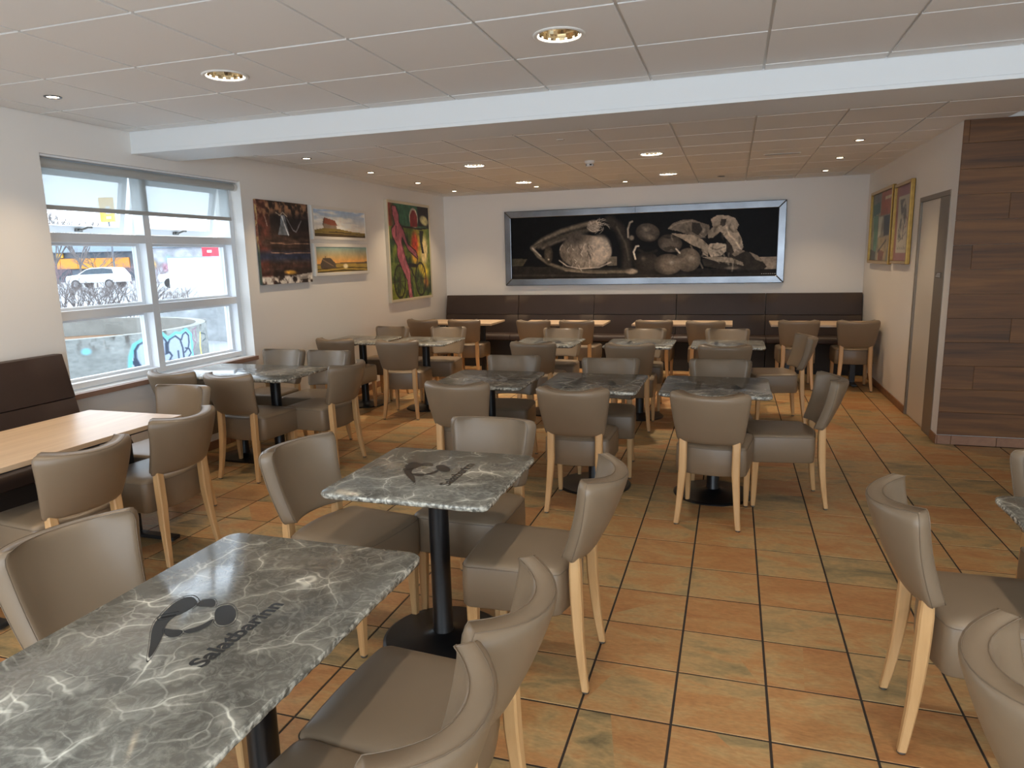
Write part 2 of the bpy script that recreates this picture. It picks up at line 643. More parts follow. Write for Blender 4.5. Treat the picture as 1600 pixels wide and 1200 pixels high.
# front wall behind the camera: a glazed shopfront
wf = struct('wall_front', boxes('wall_front', 'wall', [
    (XL, YF - 0.2, -0.02, XE, YF, 0.12), (XL, YF - 0.2, 2.50, XE, YF, 2.9),
    (XL, YF - 0.2, 0.12, -3.7, YF, 2.50), (4.9, YF - 0.2, 0.12, XE, YF, 2.50)]))
w2 = thing('window_2', None, None)
tag(w2, kind='structure')
fr = MB()
for i in range(6):
    xx = -3.7 + i * 8.6 / 5
    fr.box(xx - 0.035, YF - 0.16, 0.12, xx + 0.035, YF - 0.08, 2.50)
put('window_frame', fr.mesh('window_frame', 'wframe'), w2)
for i in range(5):
    xa = -3.7 + i * 8.6 / 5 + 0.035
    put('pane', boxes('pane', 'glass', [(xa, YF - 0.125, 0.12, xa + 8.6 / 5 - 0.07, YF - 0.12, 2.50)]), w2)


# ------------------------------------------------------------------ baseboards: terracotta skirting pieces
def skirting(name, axis, fixed, a0, a1, step, sign, phase=0.0):
    base = thing(name, None, None)
    tag(base, kind='structure')
    a = a0 - phase
    while a < a1 - 0.005:
        s, e = max(a, a0) + 0.0015, min(a + step, a1) - 0.0015
        if e - s > 0.01:
            if axis == 'Y':
                bx = (min(fixed, fixed + sign * 0.012), s, 0.001, max(fixed, fixed + sign * 0.012), e, 0.075)
            else:
                bx = (s, min(fixed, fixed + sign * 0.012), 0.001, e, max(fixed, fixed + sign * 0.012), 0.075)
            me = boxes('skirting_tile', 'baset', [bx])
            bevel_mesh(me, 0.002, 1)
            put('skirting_tile', me, base)
        a += step
    return base


skirting('baseboard_right', 'Y', XR, DY1 + 0.002, YB - 0.75, TY, -1)
skirting('baseboard_right_near', 'Y', XR, WOOD_Y - 0.012, DY0, TY, -1)
skirting('baseboard_wood', 'X', WOOD_Y, XR, 4.6, TX, -1, 0.22)
skirting('baseboard_left', 'Y', XL, 1.25, YB - 0.75, TY, 1)

# ------------------------------------------------------------------ floor
floor = struct('floor', boxes('floor', 'grout', [(XL - 0.05, YF - 0.05, -0.06, XE + 0.05, YB + 0.05, -0.0025)]))


def slab_rings(x0, y0, x1, y1, zb, zt, bv):
    def r(i, z_):
        return [(x0 + i, y0 + i, z_), (x1 - i, y0 + i, z_), (x1 - i, y1 - i, z_), (x0 + i, y1 - i, z_)]
    return [r(0, zb), r(0, zt - bv), r(bv, zt)]


GAPX, GAPY = 0.0044, 0.0044
cells = []
for i in range(-14, 18):
    for j in range(-16, 27):
        x0, x1 = max(i * TX + GAPX, XL), min((i + 1) * TX - GAPX, XE)
        y0, y1 = max(j * TY + GAPY, YF), min((j + 1) * TY - GAPY, YB)
        if x1 - x0 < 0.01 or y1 - y0 < 0.01:
            continue
        cx, cy = (x0 + x1) / 2, (y0 + y1) / 2
        if cy > WOOD_Y and cx > XR:
            continue
        p = project((cx, cy, 0))
        sc_ = -1.0
        if p and -60 < p[0] < 1660 and 400 < p[1] < 1290:
            sc_ = 1.0 / p[2] ** 3
            # tiles in the open aisles show largest
            if cx > -0.6 or (0.8 < cy < 1.9 and cx > -2.6):
                sc_ *= 2.5
        cells.append((sc_, i, j, x0, y0, x1, y1))
cells.sort(key=lambda c: -c[0])
full_tile = MB().rings(slab_rings(-TX / 2 + GAPX, -TY / 2 + GAPY, TX / 2 - GAPX, TY / 2 - GAPY, -0.008, 0.0, 0.0013)).mesh('floor_tile', 'tile')
rest = MB()
n_ind = 0
for sc_, i, j, x0, y0, x1, y1 in cells:
    if n_ind < 296 and sc_ > 0:
        whole = abs((x1 - x0) - (TX - 2 * GAPX)) < 1e-5 and abs((y1 - y0) - (TY - 2 * GAPY)) < 1e-5
        cx, cy = (x0 + x1) / 2, (y0 + y1) / 2
        me = full_tile if whole else MB().rings(slab_rings(x0 - cx, y0 - cy, x1 - cx, y1 - cy, -0.008, 0, 0.0013)).mesh('floor_tile', 'tile')
        o = put('floor_tile', me, floor, (cx, cy, random.uniform(-0.0006, 0.0004)))
        o.rotation_euler = (random.uniform(-0.002, 0.002), random.uniform(-0.002, 0.002), 0)
        n_ind += 1
    else:
        rest.rings(slab_rings(x0, y0, x1, y1, -0.008, 0, 0.0013), cap0=False)
o = put('remaining_floor_tiles', rest.mesh('remaining_floor_tiles', 'tile', recalc=False), floor)
o['kind'] = 'stuff'

# ------------------------------------------------------------------ ceilings
CX0 = -3.3225
BIG_FRONT = [(-0.622, 1.072), (-2.422, 1.072), (1.178, 1.072), (-0.622, -0.728), (-2.422, -0.728), (1.178, -0.728)]
BIG_REAR = [(-2.423, 4.805), (-0.623, 4.805), (-0.623, 6.605), (-2.423, 6.605)]
SPOT_FRONT = [(-3.622, 1.072), (-3.622, -0.128), (-3.622, -1.328)]
SPOT_REAR = [(-3.623, 3.605), (-3.623, 4.805), (-3.623, 6.005), (-3.623, 7.205), (-2.423, 7.205), (-1.223, 7.205), (1.177, 4.805), (1.177, 6.005), (1.177, 7.205)]


def hole_tile(w, d, t, r, seg=32):
    """square tile with a round cut-out"""
    mb = MB()
    inner = []
    outer = []
    for i in range(seg):
        a = 2 * math.pi * (i + 0.5) / seg
        c, s = math.cos(a), math.sin(a)
        k = min(w / 2 / abs(c) if abs(c) > 1e-6 else 9, d / 2 / abs(s) if abs(s) > 1e-6 else 9)
        inner.append((r * c, r * s))
        outer.append((k * c, k * s))
    # snap nearest outer points to the corners
    for cx_, cy_ in ((w / 2, d / 2), (-w / 2, d / 2), (-w / 2, -d / 2), (w / 2, -d / 2)):
        b = min(range(seg), key=lambda i: (outer[i][0] - cx_) ** 2 + (outer[i][1] - cy_) ** 2)
        outer[b] = (cx_, cy_)
    mb.rings([[(x, y, 0) for x, y in inner], [(x, y, 0) for x, y in outer], [(x, y, t) for x, y in outer], [(x, y, t) for x, y in inner]], closed=True)
    return mb.mesh('ceiling_tile', 'ceil')


CG = 0.0075
TT = 0.009


def make_ceiling(name, H, x0, x1, ys, xs, y_lo, y_hi, bigs, cond):
    slab = struct(name, boxes(name, 'ceil', [(x0 - 0.02, y_lo, H + 0.26, x1 + 0.02, y_hi, H + 0.32)]))
    std = None
    rest = MB()
    xe = [x0] + [x for x in xs if x0 + 0.02 < x < x1 - 0.02] + [x1]
    ye = [y_lo] + [y for y in ys if y_lo + 0.02 < y < y_hi - 0.02] + [y_hi]
    for a, b in zip(xe, xe[1:]):
        for c, d in zip(ye, ye[1:]):
            cx, cy = (a + b) / 2, (c + d) / 2
            if not cond(cx, cy):
                continue
            w, dp = b - a - 2 * CG, d - c - 2 * CG
            vis = False
            for qx in (a, cx, b):
                for qy in (c, cy, d):
                    p = project((qx, qy, H))
                    if p and -10 < p[0] < 1610 and -10 < p[1] < 420:
                        vis = True
            hole = any(abs(bx_ - cx) < 0.15 and abs(by_ - cy) < 0.15 for bx_, by_ in bigs)
            if hole:
                put('ceiling_tile', hole_tile(w, dp, TT + 0.006, 0.098), slab, (cx, cy, H))
            elif not vis:
                rest.box(cx - w / 2, cy - dp / 2, H, cx + w / 2, cy + dp / 2, H + TT + 0.006)
            else:
                if abs(w - 0.6 + 2 * CG) < 0.004 and abs(dp - 0.6 + 2 * CG) < 0.004:
                    if std is None:
                        std = boxes('ceiling_tile', 'ceil', [(-w / 2, -dp / 2, 0, w / 2, dp / 2, TT + 0.006)])
                    me = std
                else:
                    me = boxes('ceiling_tile', 'ceil', [(-w / 2, -dp / 2, 0, w / 2, dp / 2, TT + 0.006)])
                put('ceiling_tile', me, slab, (cx, cy, H + random.uniform(-0.0008, 0.0008)))
    if rest.v:
        o = put('remaining_ceiling_tiles', rest.mesh('remaining_ceiling_tiles', 'ceil'), slab)
        o['kind'] = 'stuff'
    # recessed carrier rails behind the joints
    for x in xe[1:-1]:
        yh = y_hi if cond(x, y_hi - 0.05) else WOOD_Y
        put('grid_rail', boxes('grid_rail', 'rail', [(x - 0.014, y_lo, H + TT, x + 0.014, yh, H + TT + 0.004)]), slab)
    for y in ye[1:-1]:
        xh = x1 if cond(x1 - 0.05, y) else XR
        put('grid_rail', boxes('grid_rail', 'rail', [(x0, y - 0.014, H + TT + 0.001, xh, y + 0.014, H + TT + 0.005)]), slab)
    return slab


YR1 = [1.9714 - 0.5989 * r for r in range(0, 12)][::-1]
YR2 = [3.3053 + 0.6 * r for r in range(-1, 9)]
XS = [CX0 + 0.6 * k for k in range(-1, 16)]
make_ceiling('ceiling', H1, XL, XE, YR1, XS, YF, BEAM_Y0, BIG_FRONT, lambda x, y: True)
make_ceiling('ceiling_rear', H2, XL, XE, YR2, XS, BEAM_Y1, YB, BIG_REAR, lambda x, y: x < XR or y < WOOD_Y)
beam = struct('ceiling_beam', boxes('ceiling_beam', 'beamw', [(XL, BEAM_Y0, BEAM_Z + 0.024, XE, BEAM_Y1, 2.9)]))
put('lower_trim', boxes('lower_trim', 'beamw', [(XL, BEAM_Y0 - 0.006, BEAM_Z, XE, BEAM_Y1 + 0.004, BEAM_Z + 0.024)], 0.002), beam)

# ------------------------------------------------------------------ window in the left wall
w1 = thing('window_1', None, None)
tag(w1, kind='structure')
FX0, FX1 = XL - 0.20, XL - 0.105          # outer and inner face of the heavy frame bars
MULL = 2.262
TZ1, TZ2 = 1.790, 1.257


def wpart(name, mat, lst, bev=0.002, parent=None):
    return put(name, boxes(name, mat, lst, bev), parent or w1)


wpart('window_jamb', 'wframe', [(FX0, WY0, WZ0, FX1, WY0 + 0.055, WZ1)])
wpart('window_jamb', 'wframe', [(FX0, WY1 - 0.055, WZ0, FX1, WY1, WZ1)])
wpart('window_head', 'wframe', [(FX0, WY0 + 0.055, WZ1 - 0.055, FX1, WY1 - 0.055, WZ1)])
wpart('window_bottom_rail', 'wframe', [(FX0, WY0 + 0.055, WZ0 + 0.02, FX1, WY1 - 0.055, WZ0 + 0.06)])
wpart('mullion', 'wframe', [(FX0, MULL - 0.032, WZ0 + 0.06, FX1, MULL + 0.032, WZ1 - 0.055)])
for ya, yb in ((WY0 + 0.055, MULL - 0.032), (MULL + 0.032, WY1 - 0.055)):
    for zt in (TZ1, TZ2):
        wpart('transom', 'wframe', [(FX0, ya, zt - 0.032, FX1, yb, zt + 0.032)])
    # fixed sashes
    for za, zb in ((WZ0 + 0.06, TZ2 - 0.032), (TZ2 + 0.032, TZ1 - 0.032)):
        s = 0.030
        sx0, sx1 = FX0 - 0.02, FX0 + 0.025
        sash = wpart('sash', 'wframe', [(sx0, ya, za, sx1, ya + s, zb), (sx0, yb - s, za, sx1, yb, zb),
                                        (sx0, ya + s, za, sx1, yb - s, za + 0.02), (sx0, ya + s, zb - 0.02, sx1, yb - s, zb)])
        put('pane', boxes('pane', 'glasstint', [(sx0 + 0.018, ya + s, za + 0.02, sx0 + 0.024, yb - s, zb - 0.02)]), sash)
    # top-hung vent sash, tilted outwards
    za, zb = TZ1 + 0.032, WZ1 - 0.055
    s = 0.05
    hgt = zb - za
    mb = MB()
    mb.box(-0.04, ya + 0.004, -hgt, 0.0, ya + s, 0)
    mb.box(-0.04, yb - s, -hgt, 0.0, yb - 0.004, 0)
    mb.box(-0.04, ya + s, -hgt, 0.0, yb - s, -hgt + s)
    mb.box(-0.04, ya + s, -s, 0.0, yb - s, 0)
    sash = put('vent_sash', bevel_mesh(mb.mesh('vent_sash', 'wframe'), 0.002), w1, (FX0 - 0.004, 0, zb))
    sash.rotation_euler = (0, math.radians(13), 0)
    put('pane', boxes('pane', 'glasstint', [(-0.024, ya + s, -hgt + s, -0.018, yb - s, -s)]), sash)
    hm = MB()
    ym = (ya + yb) / 2
    hm.box(0.0, ym - 0.03, -hgt + 0.012, 0.012, ym + 0.03, -hgt + 0.034)
    hm.tube([(0.012, ym, -hgt + 0.023), (0.03, ym, -hgt + 0.03), (0.035, ym + 0.05, -hgt + 0.05), (0.035, ym + 0.085, -hgt + 0.05)], 0.008, 6)
    put('handle', hm.mesh('handle', 'glide'), sash)
wpart('window_sill', 'sillw', [(FX0, WY0, WZ0 - 0.012, XL - 0.02, WY1, WZ0 + 0.012)])
wpart('sill_front', 'sill', [(XL - 0.02, WY0 - 0.012, WZ0 - 0.026, XL + 0.030, WY1 + 0.012, WZ0 + 0.010)])

# roller blind
bl = thing('roller_blind', 'sheer grey roller blind pulled a little way down the window', 'blind', (XL - 0.055, (WY0 + WY1) / 2, WZ1))
mb = MB()
wy = (WY1 - WY0) / 2 - 0.012
ring = lambda y, r: [(r * math.cos(2 * math.pi * k / 16), y, -0.052 + r * math.sin(2 * math.pi * k / 16)) for k in range(16)]
mb.rings([ring(-wy, 0.030), ring(wy - 0.03, 0.030)])
put('roller_tube', auto_smooth(mb.mesh('roller_tube', 'blindbar')), bl)
put('end_cap', auto_smooth(MB().rings([ring(wy - 0.028, 0.034), ring(wy, 0.034)]).mesh('end_cap', 'plastic')), bl)
put('head_rail', boxes('head_rail', 'wframe', [(-0.04, -wy, -0.016, 0.045, wy, -0.001)], 0.002), bl)
put('fabric', boxes('fabric', 'blind', [(-0.0305, -wy + 0.02, -0.322, -0.0295, wy - 0.05, -0.055)]), bl)
put('bottom_bar', boxes('bottom_bar', 'blindbar', [(-0.037, -wy + 0.018, -0.346, -0.021, wy - 0.048, -0.316)], 0.003), bl)

# ------------------------------------------------------------------ door in the right wall
d1 = thing('door_1', None, None)
tag(d1, kind='structure')
leaf = put('door_leaf', boxes('door_leaf', 'doorleaf', [(XR + 0.012, 4.585, 0.006, XR + 0.052, DY1 - 0.042, DZ - 0.042)], 0.002), d1)
put('door_frame', boxes('door_frame', 'doorframe', [
    (XR - 0.006, DY1 - 0.042, 0.0, XR + 0.06, DY1, DZ), (XR - 0.006, DY0, DZ - 0.042, XR + 0.06, DY1 - 0.042, DZ)], 0.002), d1)
put('side_panel', boxes('side_panel', 'doorframe', [(XR - 0.004, DY0, 0.0, XR + 0.06, 4.580, DZ - 0.044)], 0.002), d1)
put('sign_plate', boxes('sign_plate', 'signgrey', [(XR - 0.008, 4.375, 1.335, XR - 0.004, 4.530, 1.382)], 0.001), d1)
sg = MB()
for k in range(3):
    sg.box(XR - 0.0085, 4.39, 1.345 + k * 0.012, XR - 0.008, 4.515 - 0.02 * k, 1.349 + k * 0.012)
put('sign_lines', sg.mesh('sign_lines', 'wframe'), d1)


# ------------------------------------------------------------------ the chair
def chair_meshes():
    # backrest shell
    nu, nv = 18, 13
    us = [math.sin(math.pi / 2 * (-1 + 2 * i / nu)) for i in range(nu + 1)]
    vs_ = [0.5 + 0.5 * math.sin(math.pi / 2 * (-1 + 2 * j / nv)) for j in range(nv + 1)]
    ZB, ZT = 0.505, 0.812

    def mid(u, v):
        w = 0.172 + (0.212 - 0.172) * v ** 0.9
        if v > 0.88:
            w -= 0.030 * (1 - math.sqrt(max(0, 1 - ((v - 0.88) / 0.12) ** 2)))
        if v < 0.05:
            w -= 0.012 * (1 - math.sqrt(max(0, 1 - ((0.05 - v) / 0.05) ** 2)))
        y = 0.100 - 0.070 * v - 0.012 * math.sin(math.pi * v)
        y -= (0.100 * v + 0.045 * (1 - v)) * (1 - abs(u) ** 2.2)
        zz = ZB + (ZT - ZB) * v - 0.016 * (1 - u * u) * v * v
        return Vector((w * u, y, zz))

    def thick(u, v):
        e = min(1.0, (1 - abs(u)) * 9.0)
        f = min(1.0, (1 - v) * 9.0)
        g = min(1.0, v * 10)
        k = lambda t: math.sqrt(max(0, 1 - (1 - t) ** 2))
        return 0.023 + 0.009 * min(k(e), k(f), k(g))
    mb = MB()
    F, B = {}, {}
    for j, v in enumerate(vs_):
        for i, u in enumerate(us):
            p = mid(u, v)
            du = mid(min(1, u + 0.02), v) - mid(max(-1, u - 0.02), v)
            n = Vector((-du.y, du.x, 0.12 * du.x)).normalized()   # towards the sitter
            t = thick(u, v)
            F[i, j] = len(mb.v)
            mb.v.append(tuple(p + n * t))
            B[i, j] = len(mb.v)
            mb.v.append(tuple(p - n * t))
    for j in range(nv):
        for i in range(nu):
            mb.f.append((F[i, j], F[i + 1, j], F[i + 1, j + 1], F[i, j + 1]))
            mb.f.append((B[i, j], B[i, j + 1], B[i + 1, j + 1], B[i + 1, j]))
    rim = [(i, 0) for i in range(nu)] + [(nu, j) for j in range(nv)] + [(i, nv) for i in range(nu, 0, -1)] + [(0, j) for j in range(nv, 0, -1)]
    for k in range(len(rim)):
        a, b = rim[k], rim[(k + 1) % len(rim)]
        mb.f.append((F[a], B[a], B[b], F[b]))
    back = mb.mesh('backrest', 'leather', smooth=True)
    # bevelled rim
    pv = mb.v
    pip = MB()
    keep = [r for r in rim if r[1] > 0]
    pip.tube([pv[F[r]] for r in [(nu, 0)] + keep[0:] if True][:len(keep) + 1], 0.0016, 5)
    pip.tube([pv[B[r]] for r in [(nu, 0)] + keep[0:]][:len(keep) + 1], 0.0016, 5)
    back_pip = pip.mesh('piping', 'piping', smooth=True)

    # seat cushion with deep apron
    out = []
    wf_, wr_ = 0.214, 0.202
    yf_, yr_ = 0.494, 0.112
    rad = 0.035
    for k in range(9):                 # front right corner
        a = math.pi / 2 * k / 8
        out.append((wf_ - rad + rad * math.cos(a), yf_ - rad + rad * math.sin(a)))
    for k in range(1, 6):
        t = k / 6
        out.append(((wf_ - rad) * (1 - 2 * t), yf_ + 0.008 * math.sin(math.pi * t)))
    for k in range(9):
        a = math.pi / 2 + math.pi / 2 * k / 8
        out.append((-wf_ + rad + rad * math.cos(a), yf_ - rad + rad * math.sin(a)))
    for k in range(7):                 # rear left corner
        a = math.pi + math.pi / 2 * k / 6
        out.append((-wr_ + rad + rad * math.cos(a), yr_ + rad + rad * math.sin(a)))
    for k in range(1, 8):
        t = k / 8
        out.append(((-wr_ + rad) * (1 - 2 * t), yr_ - 0.030 * math.sin(math.pi * t)))
    for k in range(7):
        a = 1.5 * math.pi + math.pi / 2 * k / 6
        out.append((wr_ - rad + rad * math.cos(a), yr_ + rad + rad * math.sin(a)))
    cxs, cys = 0.0, (yf_ + yr_) / 2

    def rg(ins, zz):
        r = []
        for x, y in out:
            dx, dy = x - cxs, y - cys
            fx = max(0.0, 1 - ins / 0.2)
            r.append((cxs + dx * fx, cys + dy * fx, zz))
        return r
    sb = MB()
    sb.rings([rg(0.03, 0.299), rg(0.004, 0.300), rg(0.0, 0.306), rg(-0.002, 0.38), rg(0.0, 0.452), rg(0.003, 0.463), rg(0.009, 0.471), rg(0.02, 0.476), rg(0.06, 0.480), rg(0.12, 0.482), rg(0.18, 0.483)])
    seat = sb.mesh('seat', 'leather', smooth=True)
    seat_pip = MB().tube(rg(0.0005, 0.459), 0.0016, 5, closed=True).mesh('piping', 'piping', smooth=True)

    def leg(path, mat='beech'):
        rs = []
        for (x, y, z_, hx, hy) in path:
            c = 0.28
            rs.append([(x + sx * hx * ax, y + sy * hy * ay, z_) for sx, sy, ax, ay in (
                (1, 1, 1, 1 - c), (1, 1, 1 - c, 1), (-1, 1, 1 - c, 1), (-1, 1, 1, 1 - c), (-1, -1, 1, 1 - c), (-1, -1, 1 - c, 1), (1, -1, 1 - c, 1), (1, -1, 1, 1 - c))])
        return rs
    legs = {}
    for sgn in (-1, 1):
        # rear: sabre curved and splayed
        path = []
        for k in range(9):
            t = k / 8
            zz = 0.010 + t * 0.522
            y = 0.030 + 0.040 * (1 - (1 - t) ** 2.2)
            x = 0.176 - 0.026 * min(1.0, t / 0.62) ** 0.8
            path.append((sgn * x, y, zz, 0.0145 + 0.0075 * min(1, t * 1.6), 0.013 + 0.008 * min(1, t * 1.6) - (0.0 if t < 0.9 else 0.004)))
        legs['r', sgn] = MB().rings(leg(path)).mesh('leg', 'beech')
        path = [(sgn * 0.180, 0.462, 0.010, 0.013, 0.013), (sgn * 0.180, 0.460, 0.16, 0.018, 0.018), (sgn * 0.180, 0.458, 0.32, 0.022, 0.022)]
        legs['f', sgn] = MB().rings(leg(path)).mesh('leg', 'beech')
    gl = MB().lathe([(0.011, 0.0), (0.0135, 0.002), (0.0135, 0.007), (0.009, 0.012)], 12).mesh('glide', 'glide')
    return back, back_pip, seat, seat_pip, legs, gl


CM = chair_meshes()


def chair(x, y, deg, label, group):
    back, back_pip, seat, seat_pip, legs, gl = CM
    t = thing('dining_chair', label, 'chair', (x, y, 0), math.radians(deg), group)
    b = put('backrest', back, t)
    put('piping', back_pip, b)
    s = put('seat', seat, t)
    put('piping', seat_pip, s)
    for (k, sgn), me in legs.items():
        l = put('leg', me, t)
        put('glide', gl, l, (sgn * (0.176 if k == 'r' else 0.180), 0.030 if k == 'r' else 0.462, 0.0))
    return t


G1 = 'taupe dining chairs'
CH = [
    (-1.745, -0.70, -100, 'taupe chair cut off at the left edge, left of the foreground marbled table'),
    (-0.315, -0.735, 88, 'taupe chair right of the foreground table, further of the two there'),
    (-0.325, -1.165, 86, 'taupe chair nearest the camera, at the bottom edge right of the foreground table'),
    (-1.650, 0.345, -100, 'taupe chair on the left side of the near square table, angled to the camera'),
    (-0.285, 0.270, 90, 'taupe chair on the right side of the near square table, seen from the side'),
    (-0.945, 0.955, 178, 'taupe chair on the far side of the near square table, facing the camera'),
    (-2.560, 0.090, 82, 'taupe chair at the left wooden table, nearer of two seen from behind'),
    (-2.610, 0.735, 87, 'taupe chair at the left wooden table, further of two seen from behind'),
    (-3.270, 1.450, 180, 'taupe chair at the far end of the left wooden table, facing the camera'),
    (-3.820, 1.910, 0, 'taupe chair under the window, back to camera, partly hidden by two others'),
    (-3.290, 1.880, -3, 'taupe chair before the long window table, back to camera, tall leg showing'),
    (-2.670, 2.510, 84, 'taupe chair at the right end of the long window table, facing the window'),
    (-3.745, 3.210, 182, 'taupe chair behind the long window table, nearer the window, facing camera'),
    (-3.270, 3.200, 182, 'taupe chair behind the long window table, further from the window, facing camera'),
    (-1.510, 1.860, 1, 'taupe chair with its back to the camera at the middle row left table'),
    (-0.740, 1.805, 1, 'taupe chair with its back to the camera at the middle row centre table'),
    (0.050, 1.790, -6, 'taupe chair with its back to the camera at the middle row right table'),
    (-1.510, 3.120, 183, 'taupe chair facing the camera at the middle row left table'),
    (-0.720, 3.080, 184, 'taupe chair facing the camera at the middle row centre table'),
    (0.085, 3.130, 183, 'taupe chair facing the camera at the middle row right table'),
    (0.760, 2.475, 96, 'taupe chair at the right side of the middle row right table, seen sideways'),
    (-3.735, 4.030, 0, 'taupe chair with its back to the camera at the far table by the left wall'),
    (-2.990, 3.960, 8, 'taupe chair with its back to camera at the second far table from left'),
    (-3.715, 5.310, 179, 'taupe chair facing the camera at the far table by the left wall'),
    (-2.995, 5.315, 182, 'taupe chair facing the camera at the second far table from left'),
    (-1.600, 3.975, 0, 'taupe chair with its back to the camera at the third far marbled table from left'),
    (-0.700, 3.960, 2, 'taupe chair with its back to the camera at the fourth far marbled table from left'),
    (0.110, 3.960, 2, 'taupe chair with its back to the camera at the rightmost far marbled table'),
    (-1.610, 5.265, 182, 'taupe chair facing the camera at the third far marbled table from left'),
    (-0.720, 5.305, 182, 'taupe chair facing the camera at the fourth far marbled table from left'),
    (0.120, 5.330, 182, 'taupe chair facing the camera at the rightmost far marbled table'),
    (0.825, 4.775, 102, 'taupe chair seen sideways at the right side of the rightmost far marbled table'),
    (-3.755, 6.215, 0, 'taupe chair at the first bench table from left, left of its pair'),
    (-3.150, 6.185, 3, 'taupe chair at the first bench table from left, right of its pair'),
    (-2.215, 6.170, 0, 'taupe chair at the second bench table from left, left of its pair'),
    (-1.660, 6.160, -3, 'taupe chair at the second bench table from left, right of its pair'),
    (-0.730, 6.235, 0, 'taupe chair at the third bench table from left, left of its pair'),
    (-0.130, 6.140, -1, 'taupe chair at the third bench table from left, right of its pair'),
    (0.890, 6.290, 1, 'taupe chair at the rightmost bench table, left of its pair'),
    (1.505, 6.310, 1, 'taupe chair at the rightmost bench table, next to the right wall'),
    (0.690, 0.235, -92, 'taupe chair at the right, showing its curved back and long rear leg'),
    (0.700, -0.745, -93, 'taupe chair back cut off in the lower right corner'),
    (1.420, 0.870, 180, 'taupe chair peeping in at the right edge above the marbled table corner'),
]
for x, y, deg, lab in CH:
    chair(x, y, deg, lab, G1)

# ------------------------------------------------------------------ marbled tables
TOP_Z = 0.735
TOP_T = 0.026


def marble_top(w, d, seed):
    rnd = random.Random(seed)
    r = 0.045
    pts = []
    for qx, qy, a0 in ((1, 1, 0), (-1, 1, 90), (-1, -1, 180), (1, -1, 270)):
        for k in range(7):
            a = math.radians(a0 + 90 * k / 6)
            pts.append((qx * (w / 2 - r) + r * math.cos(a), qy * (d / 2 - r) + r * math.sin(a)))
    dense = []
    for i in range(len(pts)):
        a, b = pts[i], pts[(i + 1) % len(pts)]
        L = math.hypot(b[0] - a[0], b[1] - a[1])
        n = max(1, int(L / 0.022))
        for k in range(n):
            t = k / n
            dense.append((a[0] + (b[0] - a[0]) * t, a[1] + (b[1] - a[1]) * t))

    def ring_(ins, z_, jit):
        o = []
        for x, y in dense:
            l = math.hypot(x, y)
            k = ins + rnd.uniform(-jit, jit)
            o.append((x - x / l * k, y - y / l * k, z_ + rnd.uniform(-jit, jit) * 0.4))
        return o
    mb = MB()
    mb.rings([ring_(0.014, TOP_Z - TOP_T, 0.002), ring_(0.004, TOP_Z - TOP_T + 0.006, 0.003), ring_(0.0, TOP_Z - 0.011, 0.003), ring_(0.003, TOP_Z - 0.004, 0.0012), ring_(0.009, TOP_Z, 0.0)])
    return auto_smooth(mb.mesh('tabletop', 'marble'), 55)


def text_mesh(body, width, cap, mat):
    cu = bpy.data.curves.new('lettering', 'FONT')
    cu.body = body
    cu.size = 1.0
    cu.offset = 0.034
    cu.align_x = 'CENTER'
    cu.align_y = 'CENTER'
    cu.resolution_u = 3
    to = bpy.data.objects.new('lettering_tmp', cu)
    COL.objects.link(to)
    dg = bpy.context.evaluated_depsgraph_get()
    me = bpy.data.meshes.new_from_object(to.evaluated_get(dg))
    bpy.data.objects.remove(to, do_unlink=True)
    bpy.data.curves.remove(cu)
    co = np.zeros(len(me.vertices) * 3)
    me.vertices.foreach_get('co', co)
    co = co.reshape(-1, 3)
    w = co[:, 0].max() - co[:, 0].min()
    h = co[:, 1].max() - co[:, 1].min()
    co[:, 0] = (co[:, 0] - (co[:, 0].max() + co[:, 0].min()) / 2) * width / w
    co[:, 1] = (co[:, 1] - (co[:, 1].max() + co[:, 1].min()) / 2) * cap / h
    co[:, 2] = 0
    # along +Y, tops of the letters towards -X
    co = np.stack([-co[:, 1], co[:, 0], co[:, 2]], 1)
    me.vertices.foreach_set('co', co.ravel())
    me.materials.clear()
    me.materials.append(M[mat])
    me.update()
    return me


LETTERS = text_mesh('Salatbarinn', 0.287, 0.046, 'emblem')


def smooth_loop(pts, it=2):
    for _ in range(it):
        q = []
        for i in range(len(pts)):
            a, b = pts[i], pts[(i + 1) % len(pts)]
            q.append((a[0] * 0.75 + b[0] * 0.25, a[1] * 0.75 + b[1] * 0.25))
            q.append((a[0] * 0.25 + b[0] * 0.75, a[1] * 0.25 + b[1] * 0.75))
        pts = q
    return pts


